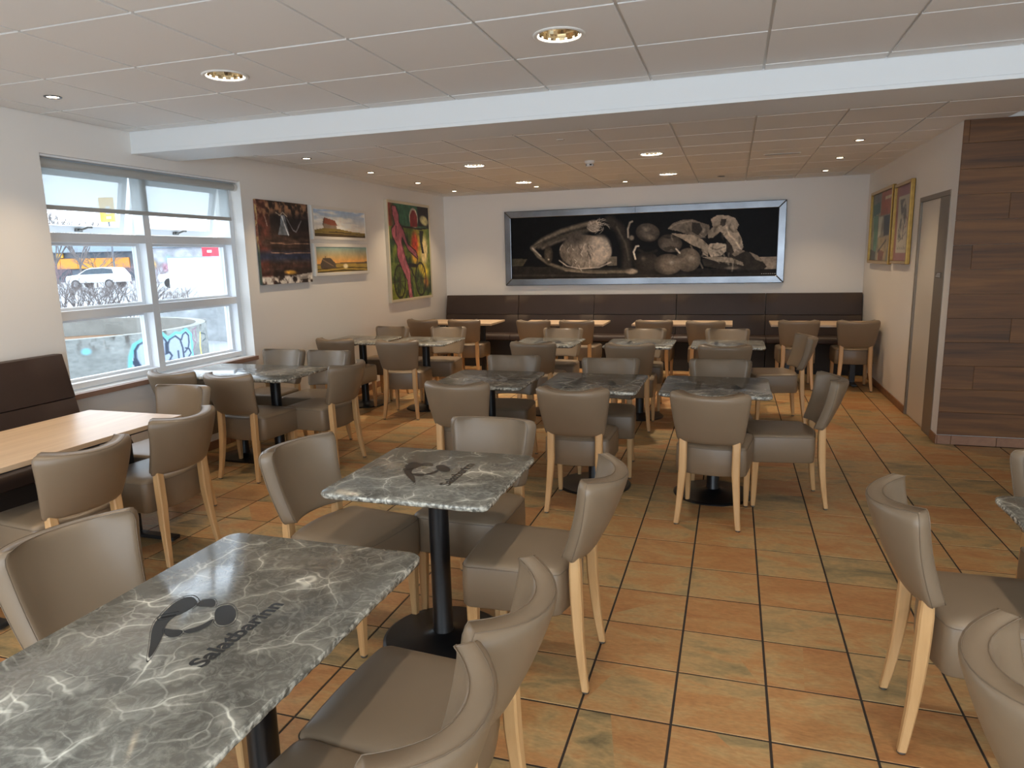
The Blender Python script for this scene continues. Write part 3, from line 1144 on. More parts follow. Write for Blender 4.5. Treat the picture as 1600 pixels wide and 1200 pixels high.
EMB = [
    [(-.031, -.112), (-.031, -.099), (-.065, -.035), (-.098, .007), (-.102, .050), (-.116, .038), (-.133, .022), (-.110, -.019), (-.065, -.070)],
    [(-.132, .028), (-.150, .072), (-.156, .117), (-.140, .136), (-.113, .122), (-.097, .104), (-.101, .054), (-.116, .042)],
    [(-.096, .107), (-.096, .133), (-.077, .143), (-.058, .130), (-.045, .108), (-.064, .106), (-.080, .102)],
    [(-.020, .088), (-.027, .111), (-.010, .126), (.015, .112), (.039, .086), (.050, .057), (.036, .041), (.012, .051)],
    [(-.083, -.009), (-.064, -.010), (-.037, -.003), (-.027, -.027), (-.042, -.038), (-.067, -.028)],
    [(-.032, -.003), (-.009, .022), (-.006, .060), (.008, .034), (.003, .005), (-.013, -.012)],
]
emb_mb = MB()
for poly in EMB:
    mx_, my_ = sum(q[0] for q in poly) / len(poly), sum(q[1] for q in poly) / len(poly)
    lp = smooth_loop([(mx_ + (q[0] - mx_) * 1.16, my_ + (q[1] - my_) * 1.12) for q in poly])
    # thin contour line a little outside each petal
    outl = [(mx_ + (q[0] - mx_) * 1.13, my_ + (q[1] - my_) * 1.13) for q in lp]
    outl2 = [(mx_ + (q[0] - mx_) * 1.18, my_ + (q[1] - my_) * 1.18) for q in lp]
    n0 = len(emb_mb.v)
    emb_mb.v += [(x, y - 0.022, 0) for x, y in outl] + [(x, y - 0.022, 0) for x, y in outl2]
    kk = len(outl)
    for q in range(kk):
        if -0.02 < math.hypot(outl[q][0] + 0.055, outl[q][1] - 0.05) - 0.075 :
            emb_mb.f.append((n0 + q, n0 + (q + 1) % kk, n0 + kk + (q + 1) % kk, n0 + kk + q))
    n0 = len(emb_mb.v)
    emb_mb.v += [(x, y - 0.022, 0) for x, y in lp]
    emb_mb.f.append(tuple(range(n0, n0 + len(lp))))
EMBLEM = emb_mb.mesh('emblem', 'emblem', recalc=False)
bm_ = bmesh.new()
bm_.from_mesh(EMBLEM)
bmesh.ops.triangulate(bm_, faces=bm_.faces)
for f_ in bm_.faces:
    if f_.normal.z < 0:
        f_.normal_flip()
bm_.to_mesh(EMBLEM)
bm_.free()


def marble_table(x, y, w, d, label, cols, flip=False, seed=1, base_r=0.255):
    t = thing('marble_table', label, 'table', (x, y, 0), 0, 'grey marbled pedestal tables')
    top = put('tabletop', marble_top(w, d, seed), t)
    for nm, me, off in (('emblem', EMBLEM, (0, 0)), ('lettering', LETTERS, (0.100, 0.003))):
        e = put(nm, me, top, ((-off[0] if flip else off[0]), (-off[1] if flip else off[1]), TOP_Z + 0.0004), math.pi if flip else 0)
    if len(cols) == 1:
        cx, cy = cols[0]
        put('base_plate', auto_smooth(MB().lathe([(base_r, 0.0), (base_r, 0.006), (base_r - 0.012, 0.013), (0.10, 0.024), (0.055, 0.034), (0.044, 0.04)], 48, cx, cy).mesh('base_plate', 'black'), 25), t)
    else:
        (ax, ay), (bx, by) = cols
        pts = []
        L = math.hypot(bx - ax, by - ay)
        ux, uy = (bx - ax) / L, (by - ay) / L
        ang = math.atan2(uy, ux)
        for k in range(17):
            a = ang - math.pi / 2 + math.pi * k / 16
            pts.append((bx, by, a))
        for k in range(17):
            a = ang + math.pi / 2 + math.pi * k / 16
            pts.append((ax, ay, a))
        rg_ = lambda r, z_: [(px + r * math.cos(a), py + r * math.sin(a), z_) for px, py, a in pts]
        put('base_plate', auto_smooth(MB().rings([rg_(0.2, 0), rg_(0.2, 0.007), rg_(0.19, 0.013), rg_(0.08, 0.024), rg_(0.05, 0.03)]).mesh('base_plate', 'black'), 25), t)
    for cx, cy in cols:
        put('column', auto_smooth(MB().lathe([(0.044, 0.026), (0.044, 0.04), (0.041, 0.046), (0.041, 0.69)], 28, cx, cy).mesh('column', 'black'), 30), t)
    cx, cy = cols[0] if len(cols) == 1 else ((cols[0][0] + cols[1][0]) / 2, (cols[0][1] + cols[1][1]) / 2)
    s = 0.20
    put('top_bracket', boxes('top_bracket', 'black', [(cx - s, cy - 0.025, 0.686, cx + s, cy + 0.025, 0.708), (cx - 0.025, cy - s, 0.687, cx + 0.025, cy + s, 0.7085)], 0.002), t)
    return t


marble_table(-1.020, -0.955, 0.675, 1.045, 'long grey marbled table filling the lower left foreground, with dark emblem', [(0, 0.165), (0, -0.165)], seed=3)
marble_table(-0.970, 0.290, 0.675, 0.660, 'square grey marbled table just behind the foreground table, one black pedestal', [(0, 0.02)], seed=5)
marble_table(-1.495, 2.460, 0.670, 0.670, 'square marbled table, left of the three in the middle row', [(0, 0)], True, 7)
marble_table(-0.730, 2.450, 0.665, 0.680, 'square marbled table, centre of the three in the middle row', [(0, 0)], True, 9)
marble_table(0.070, 2.450, 0.675, 0.670, 'square marbled table, right of the three in the middle row', [(0, 0)], True, 11)
marble_table(-3.545, 2.440, 1.110, 0.665, 'long marbled table standing under the window', [(0.19, 0.07), (-0.17, 0.07)], False, 13)
marble_table(-3.745, 4.620, 0.690, 0.640, 'far marbled table pushed against the left wall', [(0, 0)], True, 15, 0.235)
marble_table(-2.965, 4.590, 0.690, 0.640, 'far marbled table next to the one at the left wall', [(0, 0)], True, 17, 0.235)
marble_table(-1.620, 4.640, 0.650, 0.640, 'far marbled table, third from the left wall', [(0, 0)], True, 19, 0.235)
marble_table(-0.690, 4.640, 0.650, 0.640, 'far marbled table, fourth from the left wall', [(0, 0)], True, 21, 0.235)
marble_table(0.130, 4.675, 0.665, 0.560, 'far marbled table, rightmost of the far row', [(0, 0)], True, 23, 0.235)
marble_table(1.370, 0.175, 0.675, 0.670, 'corner of a marbled table at the right edge', [(0, 0)], True, 25)


# ------------------------------------------------------------------ wooden bench tables
def oak_table(x, y, w, d, label, along):
    """thin oak laminate top on two T-shaped steel legs; the legs stand at the ends of the long side"""
    t = thing('wooden_table', label, 'table', (x, y, 0), 0, 'oak topped bench tables')
    put('tabletop', boxes('tabletop', 'oak' if along == 'Y' else 'oakx', [(-w / 2, -d / 2, 0.711, w / 2, d / 2, 0.735)], 0.0015), t)
    put('edge_band', boxes('edge_band', 'darksteel', [(-w / 2 + 0.01, -d / 2 + 0.01, 0.702, w / 2 - 0.01, d / 2 - 0.01, 0.711)], 0.001), t)
    for s in (-1, 1):
        mb = MB()
        if along == 'Y':
            yy = s * (d / 2 - 0.10)
            leg_ = put('leg', boxes('leg', 'darksteel', [(-0.03, yy - 0.03, 0.03, 0.03, yy + 0.03, 0.685)], 0.004), t)
            put('foot_bar', boxes('foot_bar', 'darksteel', [(-w / 2 + 0.08, yy - 0.03, 0.012, w / 2 - 0.04, yy + 0.03, 0.034)], 0.004), leg_)
            put('top_bar', boxes('top_bar', 'darksteel', [(-w / 2 + 0.08, yy - 0.025, 0.685, w / 2 - 0.06, yy + 0.025, 0.702)], 0.002), leg_)
            for q in (-w / 2 + 0.11, w / 2 - 0.07):
                put('glide', CM[5], leg_, (q, yy, 0))
        else:
            xx = s * (w / 2 - 0.22)
            leg_ = put('leg', boxes('leg', 'darksteel', [(xx - 0.03, -0.03, 0.03, xx + 0.03, 0.03, 0.685)], 0.004), t)
            put('foot_bar', boxes('foot_bar', 'darksteel', [(xx - 0.03, -d / 2 + 0.06, 0.012, xx + 0.03, d / 2 - 0.06, 0.034)], 0.004), leg_)
            put('top_bar', boxes('top_bar', 'darksteel', [(xx - 0.025, -d / 2 + 0.06, 0.685, xx + 0.025, d / 2 - 0.06, 0.702)], 0.002), leg_)
            for q in (-d / 2 + 0.09, d / 2 - 0.09):
                put('glide', CM[5], leg_, (xx, q, 0))
    return t


lt = oak_table(-3.195, 0.360, 0.690, 1.210, 'long pale oak table at the left edge, before the bench under the wall', 'Y')
put('clamp', boxes('clamp', 'black', [(0.30, -0.03, 0.655, 0.346, 0.05, 0.708)], 0.003), lt)
oak_table(-3.385, 6.735, 1.04, 0.60, 'oak bench table, leftmost along the back wall', 'X')
oak_table(-1.930, 6.730, 1.10, 0.58, 'oak bench table, second from left along the back wall', 'X')
oak_table(-0.430, 6.770, 1.20, 0.56, 'oak bench table, third from left along the back wall', 'X')
oak_table(1.185, 6.800, 1.16, 0.54, 'oak bench table in the corner by the right wall', 'X')


# ------------------------------------------------------------------ upholstered benches
def bench_meshes(L):
    """bench of length L along local x, its back against y=0, facing -y"""
    def panel(z0, z1, f0, f1, th):
        # front face leans from y=-f0 (bottom) to y=-f1 (top)
        mb = MB()
        nx = 10
        rs = []
        for k in range(nx + 1):
            x = -L / 2 + 0.004 + (L - 0.008) * k / nx
            e = min(k, nx - k)
            bl_ = 0.010 if e > 0 else 0.0
            rs.append([(x, -0.004, z0 + 0.004), (x, -f0 + 0.003, z0 + 0.001), (x, -f0 - bl_ * 0.4, z0 + 0.004), (x, -(f0 + f1) / 2 - bl_, (z0 + z1) / 2), (x, -f1 - bl_ * 0.4, z1 - 0.004), (x, -f1 + 0.003, z1 - 0.001), (x, -f1 + 0.03, z1), (x, -0.004, z1 - 0.002)])
        mb.rings(rs)
        return auto_smooth(mb.mesh('backrest', 'bench'), 50)
    lower = panel(0.47, 0.7435, 0.200, 0.145, 0)
    upper = panel(0.744, 1.030, 0.145, 0.080, 0)
    sb = MB()
    rs = []
    for k in range(11):
        x = -L / 2 + 0.003 + (L - 0.006) * k / 10
        e = 0.006 if 0 < k < 10 else 0
        rs.append([(x, -0.01, 0.40), (x, -0.565, 0.40), (x, -0.585, 0.412), (x, -0.588, 0.45), (x, -0.575, 0.478 + e), (x, -0.55, 0.487 + e), (x, -0.35, 0.484 + e), (x, -0.18, 0.474), (x, -0.01, 0.474)])
    sb.rings(rs)
    seat = auto_smooth(sb.mesh('seat_cushion', 'bench'), 50)
    pl = boxes('plinth', 'plinth', [(-L / 2 + 0.004, -0.50, 0.0, L / 2 - 0.004, -0.01, 0.398)], 0.003)
    return lower, upper, seat, pl


def bench(x, y, L, rz, label):
    t = thing('upholstered_bench', label, 'bench', (x, y, 0), rz, 'dark brown wall benches')
    lo, up, st, pl = bench_meshes(L)
    b = put('backrest', lo, t)
    put('upper_backrest', up, t)
    put('seat_cushion', st, t)
    put('plinth', pl, t)
    return t


bxs = [-4.085, -2.912, -1.760, -0.590, 0.592, 1.782]
bl_lab = ['dark brown bench section in the left back corner', 'dark brown bench section, second from the left along the back wall',
          'dark brown bench section in the middle of the back wall', 'dark brown bench section under the right part of the vegetable photo',
          'dark brown bench section in the right back corner']
for k in range(5):
    bench((bxs[k] + bxs[k + 1]) / 2, YB - 0.004, bxs[k + 1] - bxs[k], 0, bl_lab[k])
bench(XL + 0.004, 1.245 - 0.70, 1.40, math.radians(90), 'dark brown bench along the left wall beside the window')
bench(XL + 0.004, 1.245 - 1.402 - 0.70, 1.40, math.radians(90), 'dark brown bench section running out of frame at the left edge')


# ------------------------------------------------------------------ painting helper: flat prints as vertex-coloured sheets
class Canvas:
    def __init__(self, w, h, col):
        self.w, self.h = w, h
        self.a = np.zeros((h, w, 3)) + np.array(col, float)
        self.Y, self.X = np.mgrid[0:h, 0:w].astype(float)
        self.X = (self.X + 0.5) / w
        self.Y = (self.Y + 0.5) / h
        self.asp = w / h

    def blend(self, m, col):
        m = np.clip(m, 0, 1)[..., None]
        self.a = self.a * (1 - m) + np.asarray(col, float) * m

    def noise(self, sx, sy, seed, oct_=4):
        r = np.random.default_rng(seed)
        out = np.zeros((self.h, self.w))
        amp, tot = 1.0, 0.0
        for o_ in range(oct_):
            nx, ny = max(2, int(sx * 2 ** o_) + 1), max(2, int(sy * 2 ** o_) + 1)
            g = r.random((ny + 1, nx + 1))
            fx, fy = self.X * (nx - 1), self.Y * (ny - 1)
            ix, iy = np.clip(fx.astype(int), 0, nx - 1), np.clip(fy.astype(int), 0, ny - 1)
            tx, ty = fx - ix, fy - iy
            tx, ty = tx * tx * (3 - 2 * tx), ty * ty * (3 - 2 * ty)
            out += amp * ((g[iy, ix] * (1 - tx) + g[iy, ix + 1] * tx) * (1 - ty) + (g[iy + 1, ix] * (1 - tx) + g[iy + 1, ix + 1] * tx) * ty)
            tot += amp
            amp *= 0.55
        return out / tot

    def ell(self, cx, cy, rx, ry, col, rot=0.0, soft=0.08, shade=None, op=1.0):
        """radii are fractions of the height; shade=(dx,dy,dark colour): printed modelling"""
        X, Y = (self.X - cx) * self.asp, self.Y - cy
        c, s = math.cos(rot), math.sin(rot)
        x, y = (X * c + Y * s) / rx, (-X * s + Y * c) / ry
        d = np.sqrt(x * x + y * y)
        m = np.clip((1 - d) / soft, 0, 1) * op
        if shade is None:
            self.blend(m, col)
        else:
            k = np.clip(0.62 + 0.55 * (x * shade[0] + y * shade[1]) - 0.42 * d * d, 0, 1)[..., None]
            cc = np.asarray(shade[2], float) * (1 - k) + np.asarray(col, float) * k
            mm = m[..., None]
            self.a = self.a * (1 - mm) + cc * mm

    def poly(self, pts, col, op=1.0, mod=None):
        ins = np.zeros((self.h, self.w), bool)
        n = len(pts)
        for i in range(n):
            x0, y0 = pts[i]
            x1, y1 = pts[(i + 1) % n]
            if y0 == y1:
                continue
            cnd = (self.Y >= min(y0, y1)) & (self.Y < max(y0, y1))
            ins ^= cnd & (self.X < (self.Y - y0) / (y1 - y0) * (x1 - x0) + x0)
        m = ins * op
        if mod is not None:
            m = m * mod
        self.blend(m.astype(float), col)

    def stroke(self, pts, wd, col, op=1.0, soft=0.4):
        """wd = full width as fraction of the height"""
        best = np.full((self.h, self.w), 1e9)
        for (x0, y0), (x1, y1) in zip(pts, pts[1:]):
            ax, ay, bx, by = x0 * self.asp, y0, x1 * self.asp, y1
            dx, dy = bx - ax, by - ay
            L = dx * dx + dy * dy + 1e-12
            t = np.clip(((self.X * self.asp - ax) * dx + (self.Y - ay) * dy) / L, 0, 1)
            best = np.minimum(best, np.hypot(self.X * self.asp - ax - t * dx, self.Y - ay - t * dy))
        self.blend(np.clip((1 - best / (wd / 2)) / soft, 0, 1) * op, col)

    def tex(self, n, amt):
        self.a = self.a * (1 + amt * (n[..., None] - 0.5) * 2)

    def mesh(self, name, fn, mat):
        """fn(s,t) -> 3D point, s to the right, t downwards"""
        h, w = self.h, self.w
        v = [fn(i / (w - 1), j / (h - 1)) for j in range(h) for i in range(w)]
        f = [(j * w + i, (j + 1) * w + i, (j + 1) * w + i + 1, j * w + i + 1) for j in range(h - 1) for i in range(w - 1)]
        me = bpy.data.meshes.new(name)
        me.from_pydata(v, [], f)
        c = np.clip(self.a, 0, 255) / 255.0
        c = np.where(c <= 0.04045, c / 12.92, ((c + 0.055) / 1.055) ** 2.4)
        at = me.color_attributes.new('paint', 'FLOAT_COLOR', 'POINT')
        at.data.foreach_set('color', np.concatenate([c, np.ones((h, w, 1))], 2).ravel().astype(np.float32))
        me.materials.append(M[mat])
        me.update()
        return me


def frame_parts(parent, mat, y0, y1, z0, z1, fw, xa, xb, axis='x', bev=0.004, mitre=True):
    """four frame members on a wall plane; y = along the wall, xa..xb = depth; axis 'x' -> wall normal along x, 'y' -> along y"""
    lo, hi = min(xa, xb), max(xa, xb)
    for (p, q) in (('bottom', (y0, z0, y1, z0)), ('top', (y0, z1, y1, z1)), ('left', (y0, z0, y0, z1)), ('right', (y1, z0, y1, z1))):
        if p == 'bottom':
            quad = [(y0, z0), (y1, z0), (y1 - fw, z0 + fw), (y0 + fw, z0 + fw)]
        elif p == 'top':
            quad = [(y0, z1), (y0 + fw, z1 - fw), (y1 - fw, z1 - fw), (y1, z1)]
        elif p == 'left':
            quad = [(y0, z0), (y0 + fw, z0 + fw), (y0 + fw, z1 - fw), (y0, z1)]
        else:
            quad = [(y1, z0), (y1, z1), (y1 - fw, z1 - fw), (y1 - fw, z0 + fw)]
        pt = (lambda d, a, b: (d, a, b)) if axis == 'x' else (lambda d, a, b: (a, d, b))
        me = MB().rings([[pt(lo, a, b) for a, b in quad], [pt(hi, a, b) for a, b in quad]]).mesh('frame_member', mat)
        bevel_mesh(me, bev, 2)
        put('frame_member', me, parent)


# ---- the long black and white photograph of vegetables
PX0, PX1, PZ0, PZ1 = -3.128, 0.811, 1.167, 2.260
FWD = 0.100
cv = Canvas(430, 106, (22, 22, 24))


def V(x, y):
    s = (x - 128) / 1330.0
    top, bot = 200 - 60 * s, 500 - 20 * s
    return s, (y - top) / (bot - top)


def Vs(*p):
    return [V(*q) for q in p]


HS = 1 / 320.0
cv.poly(Vs((120, 436), (1480, 446), (1480, 520), (120, 520)), (44, 40, 36))
cv.stroke(Vs((120, 480), (600, 478), (1000, 478), (1460, 470)), 0.05, (70, 60, 50), 0.7, 1.0)
cv.poly(Vs((128, 398), (215, 398), (190, 434), (128, 434)), (72, 68, 54))
cv.poly(Vs((1300, 386), (1470, 384), (1470, 446), (1330, 448)), (150, 132, 112))
cv.poly(Vs((640, 385), (690, 385), (690, 430), (640, 430)), (110, 100, 84))
cv.stroke(Vs((245, 345), (300, 305), (400, 262), (480, 240), (545, 225)), 0.11, (112, 100, 82), 1, 0.7)
cv.stroke(Vs((255, 335), (330, 300), (430, 275)), 0.03, (60, 54, 46), 0.8, 0.8)
cv.stroke(Vs((280, 340), (400, 290), (500, 262), (560, 250)), 0.10, (86, 78, 64), 0.9, 0.8)
cv.stroke(Vs((300, 345), (380, 312), (420, 300)), 0.07, (122, 108, 90), 0.8, 0.8)
cv.stroke(Vs((242, 342), (275, 385), (330, 420), (420, 448), (520, 458), (640, 460), (790, 458)), 0.075, (108, 96, 78), 1, 0.7)
cv.stroke(Vs((245, 345), (290, 385)), 0.03, (170, 154, 132), 0.9)
cv.stroke(Vs((420, 455), (560, 466), (640, 466)), 0.03, (146, 126, 102), 0.8, 0.9)
cv.ell(*V(762, 457), 0.11, 0.055, (172, 150, 124), 0.1, 0.4)
cv.ell(*V(332, 376), 0.085, 0.165, (112, 98, 78), 0.0, 0.25, (-0.2, 0.1, (34, 30, 26)))
cv.ell(*V(332, 400), 0.02, 0.02, (196, 180, 156), 0, 0.8)
cv.ell(*V(528, 362), 0.43, 0.275, (186, 166, 142), 0.05, 0.06, (0.5, 0.1, (104, 92, 78)))
cv.ell(*V(475, 292), 0.24, 0.15, (84, 76, 66), -0.4, 0.6)
cv.ell(*V(600, 350), 0.21, 0.255, (200, 182, 158), 0.1, 0.30, (0.2, 0.0, (158, 142, 122)))
rr = random.Random(3)
for k in range(44):
    x, y = rr.uniform(405, 560), rr.uniform(320, 430)
    L = rr.uniform(12, 40)
    a = rr.uniform(1.0, 2.1)
    pts = [(x, y), (x + L * 0.5 * math.cos(a) + rr.uniform(-8, 8), y + L * 0.5 * math.sin(a)), (x + L * math.cos(a), y + L * math.sin(a))]
    cv.stroke(Vs(*pts), rr.uniform(0.012, 0.03), rr.choice([(96, 84, 72), (112, 98, 84), (208, 192, 170), (88, 78, 66)]), 0.8, 0.9)
cv.stroke(Vs((390, 405), (430, 432), (500, 445), (600, 438), (660, 412)), 0.03, (206, 188, 166), 0.8, 0.7)
cv.ell(*V(572, 236), 0.12, 0.11, (168, 152, 132), 0, 0.25, (-0.3, -0.3, (96, 84, 72)))
for k in range(26):
    a0 = rr.uniform(0, 6.28)
    x, y = 585 + rr.uniform(-20, 30), 232 + rr.uniform(-18, 20)
    pts = [(x + (4 + 9 * t) * math.cos(a0 + t * 1.1) * 2.0, y + (4 + 9 * t) * math.sin(a0 + t * 1.1) * 1.3) for t in (0, 0.7, 1.4, 2.1)]
    cv.stroke(Vs(*pts), 0.012, (190, 174, 152), 0.8, 0.9)
cv.stroke(Vs((655, 205), (705, 250), (735, 320), (745, 380), (742, 432)), 0.22, (58, 52, 45), 1, 0.7)
cv.stroke(Vs((690, 240), (735, 320), (752, 400)), 0.05, (112, 100, 84), 0.6, 1.0)
cv.stroke(Vs((748, 290), (746, 250), (756, 218), (768, 212)), 0.035, (160, 146, 124), 1, 0.5)
cv.ell(*V(765, 292), 0.05, 0.05, (140, 126, 106), 0, 0.5)
cv.ell(*V(845, 266), 0.19, 0.145, (112, 100, 86), 0.25, 0.08, (-0.1, -0.4, (50, 44, 38)))
cv.ell(*V(850, 288), 0.12, 0.06, (142, 126, 106), 0.3, 0.7, None, 0.6)
cv.ell(*V(955, 318), 0.19, 0.14, (134, 118, 100), 0.2, 0.08, (0.1, 0.3, (54, 48, 41)))
cv.stroke(Vs((920, 285), (950, 292), (985, 284)), 0.03, (54, 48, 42), 0.9)
cv.ell(*V(836, 408), 0.20, 0.155, (78, 68, 57), 0.0, 0.08, (0.4, 0.1, (32, 28, 25)))
cv.stroke(Vs((800, 350), (840, 372), (890, 355)), 0.05, (44, 39, 34), 0.9)
cv.stroke(Vs((785, 396), (776, 362), (788, 334), (800, 332)), 0.035, (206, 194, 172), 1, 0.5)
cv.ell(*V(1044, 400), 0.19, 0.185, (162, 140, 112), 0, 0.06, (0.2, -0.1, (74, 63, 52)))
cv.ell(*V(946, 422), 0.225, 0.165, (172, 150, 121), 0, 0.06, (0.5, 0.0, (58, 50, 43)))
cv.ell(*V(965, 412), 0.06, 0.05, (206, 186, 158), 0, 0.95, None, 0.7)
cv.poly(Vs((920, 342), (945, 362), (960, 345), (985, 360), (1005, 365), (995, 340), (960, 332)), (70, 62, 53))
cv.stroke(Vs((985, 345), (1003, 366)), 0.03, (196, 180, 156))
cv.stroke(Vs((1055, 330), (1085, 380), (1115, 440)), 0.03, (112, 98, 82), 0.9)
cv.poly(Vs((944, 247), (965, 222), (1010, 205), (1060, 200), (1095, 214), (1140, 228), (1146, 262), (1120, 290), (1090, 296), (1060, 282), (1000, 260), (960, 252)), (112, 99, 84))
cv.poly(Vs((1060, 215), (1095, 220), (1110, 250), (1090, 280), (1060, 262)), (60, 54, 47))
cv.stroke(Vs((948, 246), (990, 222), (1060, 208)), 0.03, (146, 130, 110), 0.8, 0.8)
cv.poly(Vs((955, 268), (1000, 272), (1070, 278), (1110, 300), (1142, 330), (1138, 384), (1112, 372), (1108, 346), (1060, 326), (1020, 300)), (156, 138, 114))
cv.poly(Vs((1148, 200), (1178, 180), (1230, 182), (1262, 196), (1278, 226), (1270, 250), (1292, 290), (1302, 335), (1288, 372), (1262, 366), (1250, 330), (1222, 296), (1190, 250), (1160, 246)), (158, 140, 117))
cv.poly(Vs((1195, 200), (1222, 196), (1215, 232), (1190, 240)), (72, 63, 54))
cv.poly(Vs((1135, 262), (1160, 236), (1200, 230), (1216, 258), (1190, 262), (1160, 290), (1138, 294)), (140, 124, 103))
cv.stroke(Vs((1222, 240), (1236, 278), (1262, 300), (1288, 345)), 0.035, (198, 180, 153), 0.9, 0.7)
cv.poly(Vs((1142, 322), (1182, 316), (1222, 322), (1226, 352), (1200, 380), (1152, 386), (1140, 360)), (186, 168, 142))
cv.stroke(Vs((1150, 340), (1180, 350), (1215, 335)), 0.03, (118, 104, 88), 0.9)
cv.poly(Vs((1222, 300), (1250, 330), (1262, 372), (1230, 380), (1222, 352)), (60, 53, 45))
cv.poly(Vs((1280, 352), (1330, 362), (1382, 392), (1412, 432), (1402, 446), (1330, 452), (1200, 446), (1120, 430), (1110, 396), (1240, 382)), (58, 51, 43))
cv.poly(Vs((1330, 360), (1372, 380), (1396, 412), (1360, 398)), (128, 112, 93))
cv.poly(Vs((1112, 386), (1180, 382), (1250, 390), (1302, 412), (1308, 430), (1250, 414), (1180, 408)), (148, 131, 108))
cv.poly(Vs((1280, 345), (1312, 356), (1262, 384), (1250, 372)), (126, 111, 92))
cv.ell(*V(1255, 440), 0.13, 0.03, (112, 98, 82), 0, 0.5)
for k in range(90):          # folds of the lettuce
    x, y = rr.uniform(960, 1300), rr.uniform(205, 420)
    yl = 200 + abs(x - 1200) * 0.25
    if y < yl or (y > 300 and x < 1100) or cv.a[min(105, max(0, int(V(x, y)[1] * 106))), min(429, max(0, int(V(x, y)[0] * 430)))].mean() < 50:
        continue
    a = rr.uniform(0.5, 2.4)
    L = rr.uniform(14, 40)
    cv.stroke(Vs((x, y), (x + L * 0.5 * math.cos(a) + rr.uniform(-6, 6), y + L * 0.5 * math.sin(a)), (x + L * math.cos(a), y + L * math.sin(a))), rr.uniform(0.02, 0.05), rr.choice([(84, 74, 62), (190, 172, 146), (70, 62, 52), (176, 158, 132)]), 0.55, 1.0)
cv.ell(*V(1060, 392), 0.06, 0.06, (196, 174, 142), 0, 0.95, None, 0.6)
cv.ell(*V(826, 395), 0.05, 0.05, (120, 106, 88), 0, 0.95, None, 0.7)
cv.ell(*V(835, 250), 0.08, 0.05, (146, 130, 110), 0.2, 0.95, None, 0.6)
cv.a = cv.a * 0.68 + cv.a.mean(axis=2, keepdims=True) * 0.32
cv.a = np.clip((cv.a - 22) * 1.30 + 18, 0, 255)
cv.tex(cv.noise(60, 16, 5, 4), 0.22)
cv.tex(cv.noise(200, 50, 6, 1), 0.10)
ph = thing('framed_photograph', 'long sepia vegetable photograph in a wide brushed steel frame on the back wall', 'picture', ((PX0 + PX1) / 2, YB, PZ0))
cxp = (PX0 + PX1) / 2
put('print', cv.mesh('print', lambda s, t: (PX0 + FWD - 0.004 + s * (PX1 - PX0 - 2 * FWD + 0.008) - cxp, -0.018, PZ1 - FWD + 0.004 - t * (PZ1 - PZ0 - 2 * FWD + 0.008) - PZ0), 'printgloss'), ph)
put('backing_board', boxes('backing_board', 'darkplastic', [(PX0 + 0.03 - cxp, -0.015, 0.03, PX1 - 0.03 - cxp, -0.003, PZ1 - PZ0 - 0.03)]), ph)
frame_parts(ph, 'steel', PX0 - cxp, PX1 - cxp, 0.0, PZ1 - PZ0, FWD, -0.050, -0.012, 'y', 0.008)
cap_ = MB()
for s_ in ('.',):
    for k in range(9):
        cap_.box(0.52 + k * 0.028 + 1.16, -0.0190, 0.122, 0.535 + k * 0.028 + 1.16, -0.0182, 0.128)
put('caption', cap_.mesh('caption', 'plastic'), ph)
put('frame_joint', boxes('frame_joint', 'darksteel', [(-0.03, -0.0512, PZ1 - PZ0 - FWD + 0.01, -0.026, -0.05, PZ1 - PZ0 - 0.01)]), ph)

# ---- four paintings on the left wall
XW = XL


def left_picture(name, label, y0, y1, z0, z1, cv_, depth, fw, fmat):
    t = thing(name, label, 'picture', (XW, (y0 + y1) / 2, z0))
    cy = (y0 + y1) / 2
    put('stretcher', boxes('stretcher', 'creamframe' if fmat else 'darkplastic', [(0.001, y0 + 0.006 - cy, 0.006, depth - 0.008, y1 - 0.006 - cy, z1 - z0 - 0.006)]), t)
    i = fw - 0.003 if fmat else 0.0
    put('canvas', cv_.mesh('canvas', lambda s, q: (depth - 0.006, y0 + i + s * (y1 - y0 - 2 * i) - cy, z1 - z0 - i - q * (z1 - z0 - 2 * i)), 'print'), t)
    if fmat:
        frame_parts(t, fmat, y0 - cy, y1 - cy, 0, z1 - z0, fw, 0.0015, depth, 'x', 0.003)
    return t


# abstract
c = Canvas(110, 104, (52, 40, 38))
n1, n2, n3 = c.noise(4, 6, 1), c.noise(3, 22, 2), c.noise(16, 16, 3)
c.blend(np.clip((n2 - 0.45) * 4, 0, 1) * (c.Y > 0.38), (92, 70, 60))
c.blend(np.clip((0.26 - c.X) * 8, 0, 1) * np.clip((n1 - 0.3) * 4, 0, 1), (100, 54, 46))
c.blend(np.clip((0.16 - np.abs(c.Y - 0.10)) * 9, 0, 1) * np.clip((n3 - 0.42) * 6, 0, 1), (150, 112, 84))
c.blend(np.clip((0.09 - np.abs(c.Y - 0.66)) * 14, 0, 1), (44, 52, 74))
c.blend(np.clip((0.05 - np.abs(c.Y - 0.78)) * 14, 0, 1) * np.clip(n1 * 1.4, 0, 1), (88, 56, 50))
c.blend(np.clip((0.14 - np.abs(c.Y - 0.24)) * 9, 0, 1) * (c.X > 0.24), (34, 30, 34))
c.poly([(0.44, 0.16), (0.52, 0.17), (0.55, 0.3), (0.58, 0.40), (0.36, 0.40), (0.42, 0.28)], (132, 142, 152), 0.85)
c.stroke([(0.46, 0.18), (0.5, 0.28), (0.56, 0.40)], 0.025, (214, 218, 220))
c.stroke([(0.55, 0.2), (0.66, 0.34), (0.72, 0.36), (0.84, 0.22)], 0.02, (150, 150, 154), 0.8)
c.stroke([(0.35, 0.14), (0.42, 0.17), (0.48, 0.13), (0.56, 0.18)], 0.015, (196, 180, 160))
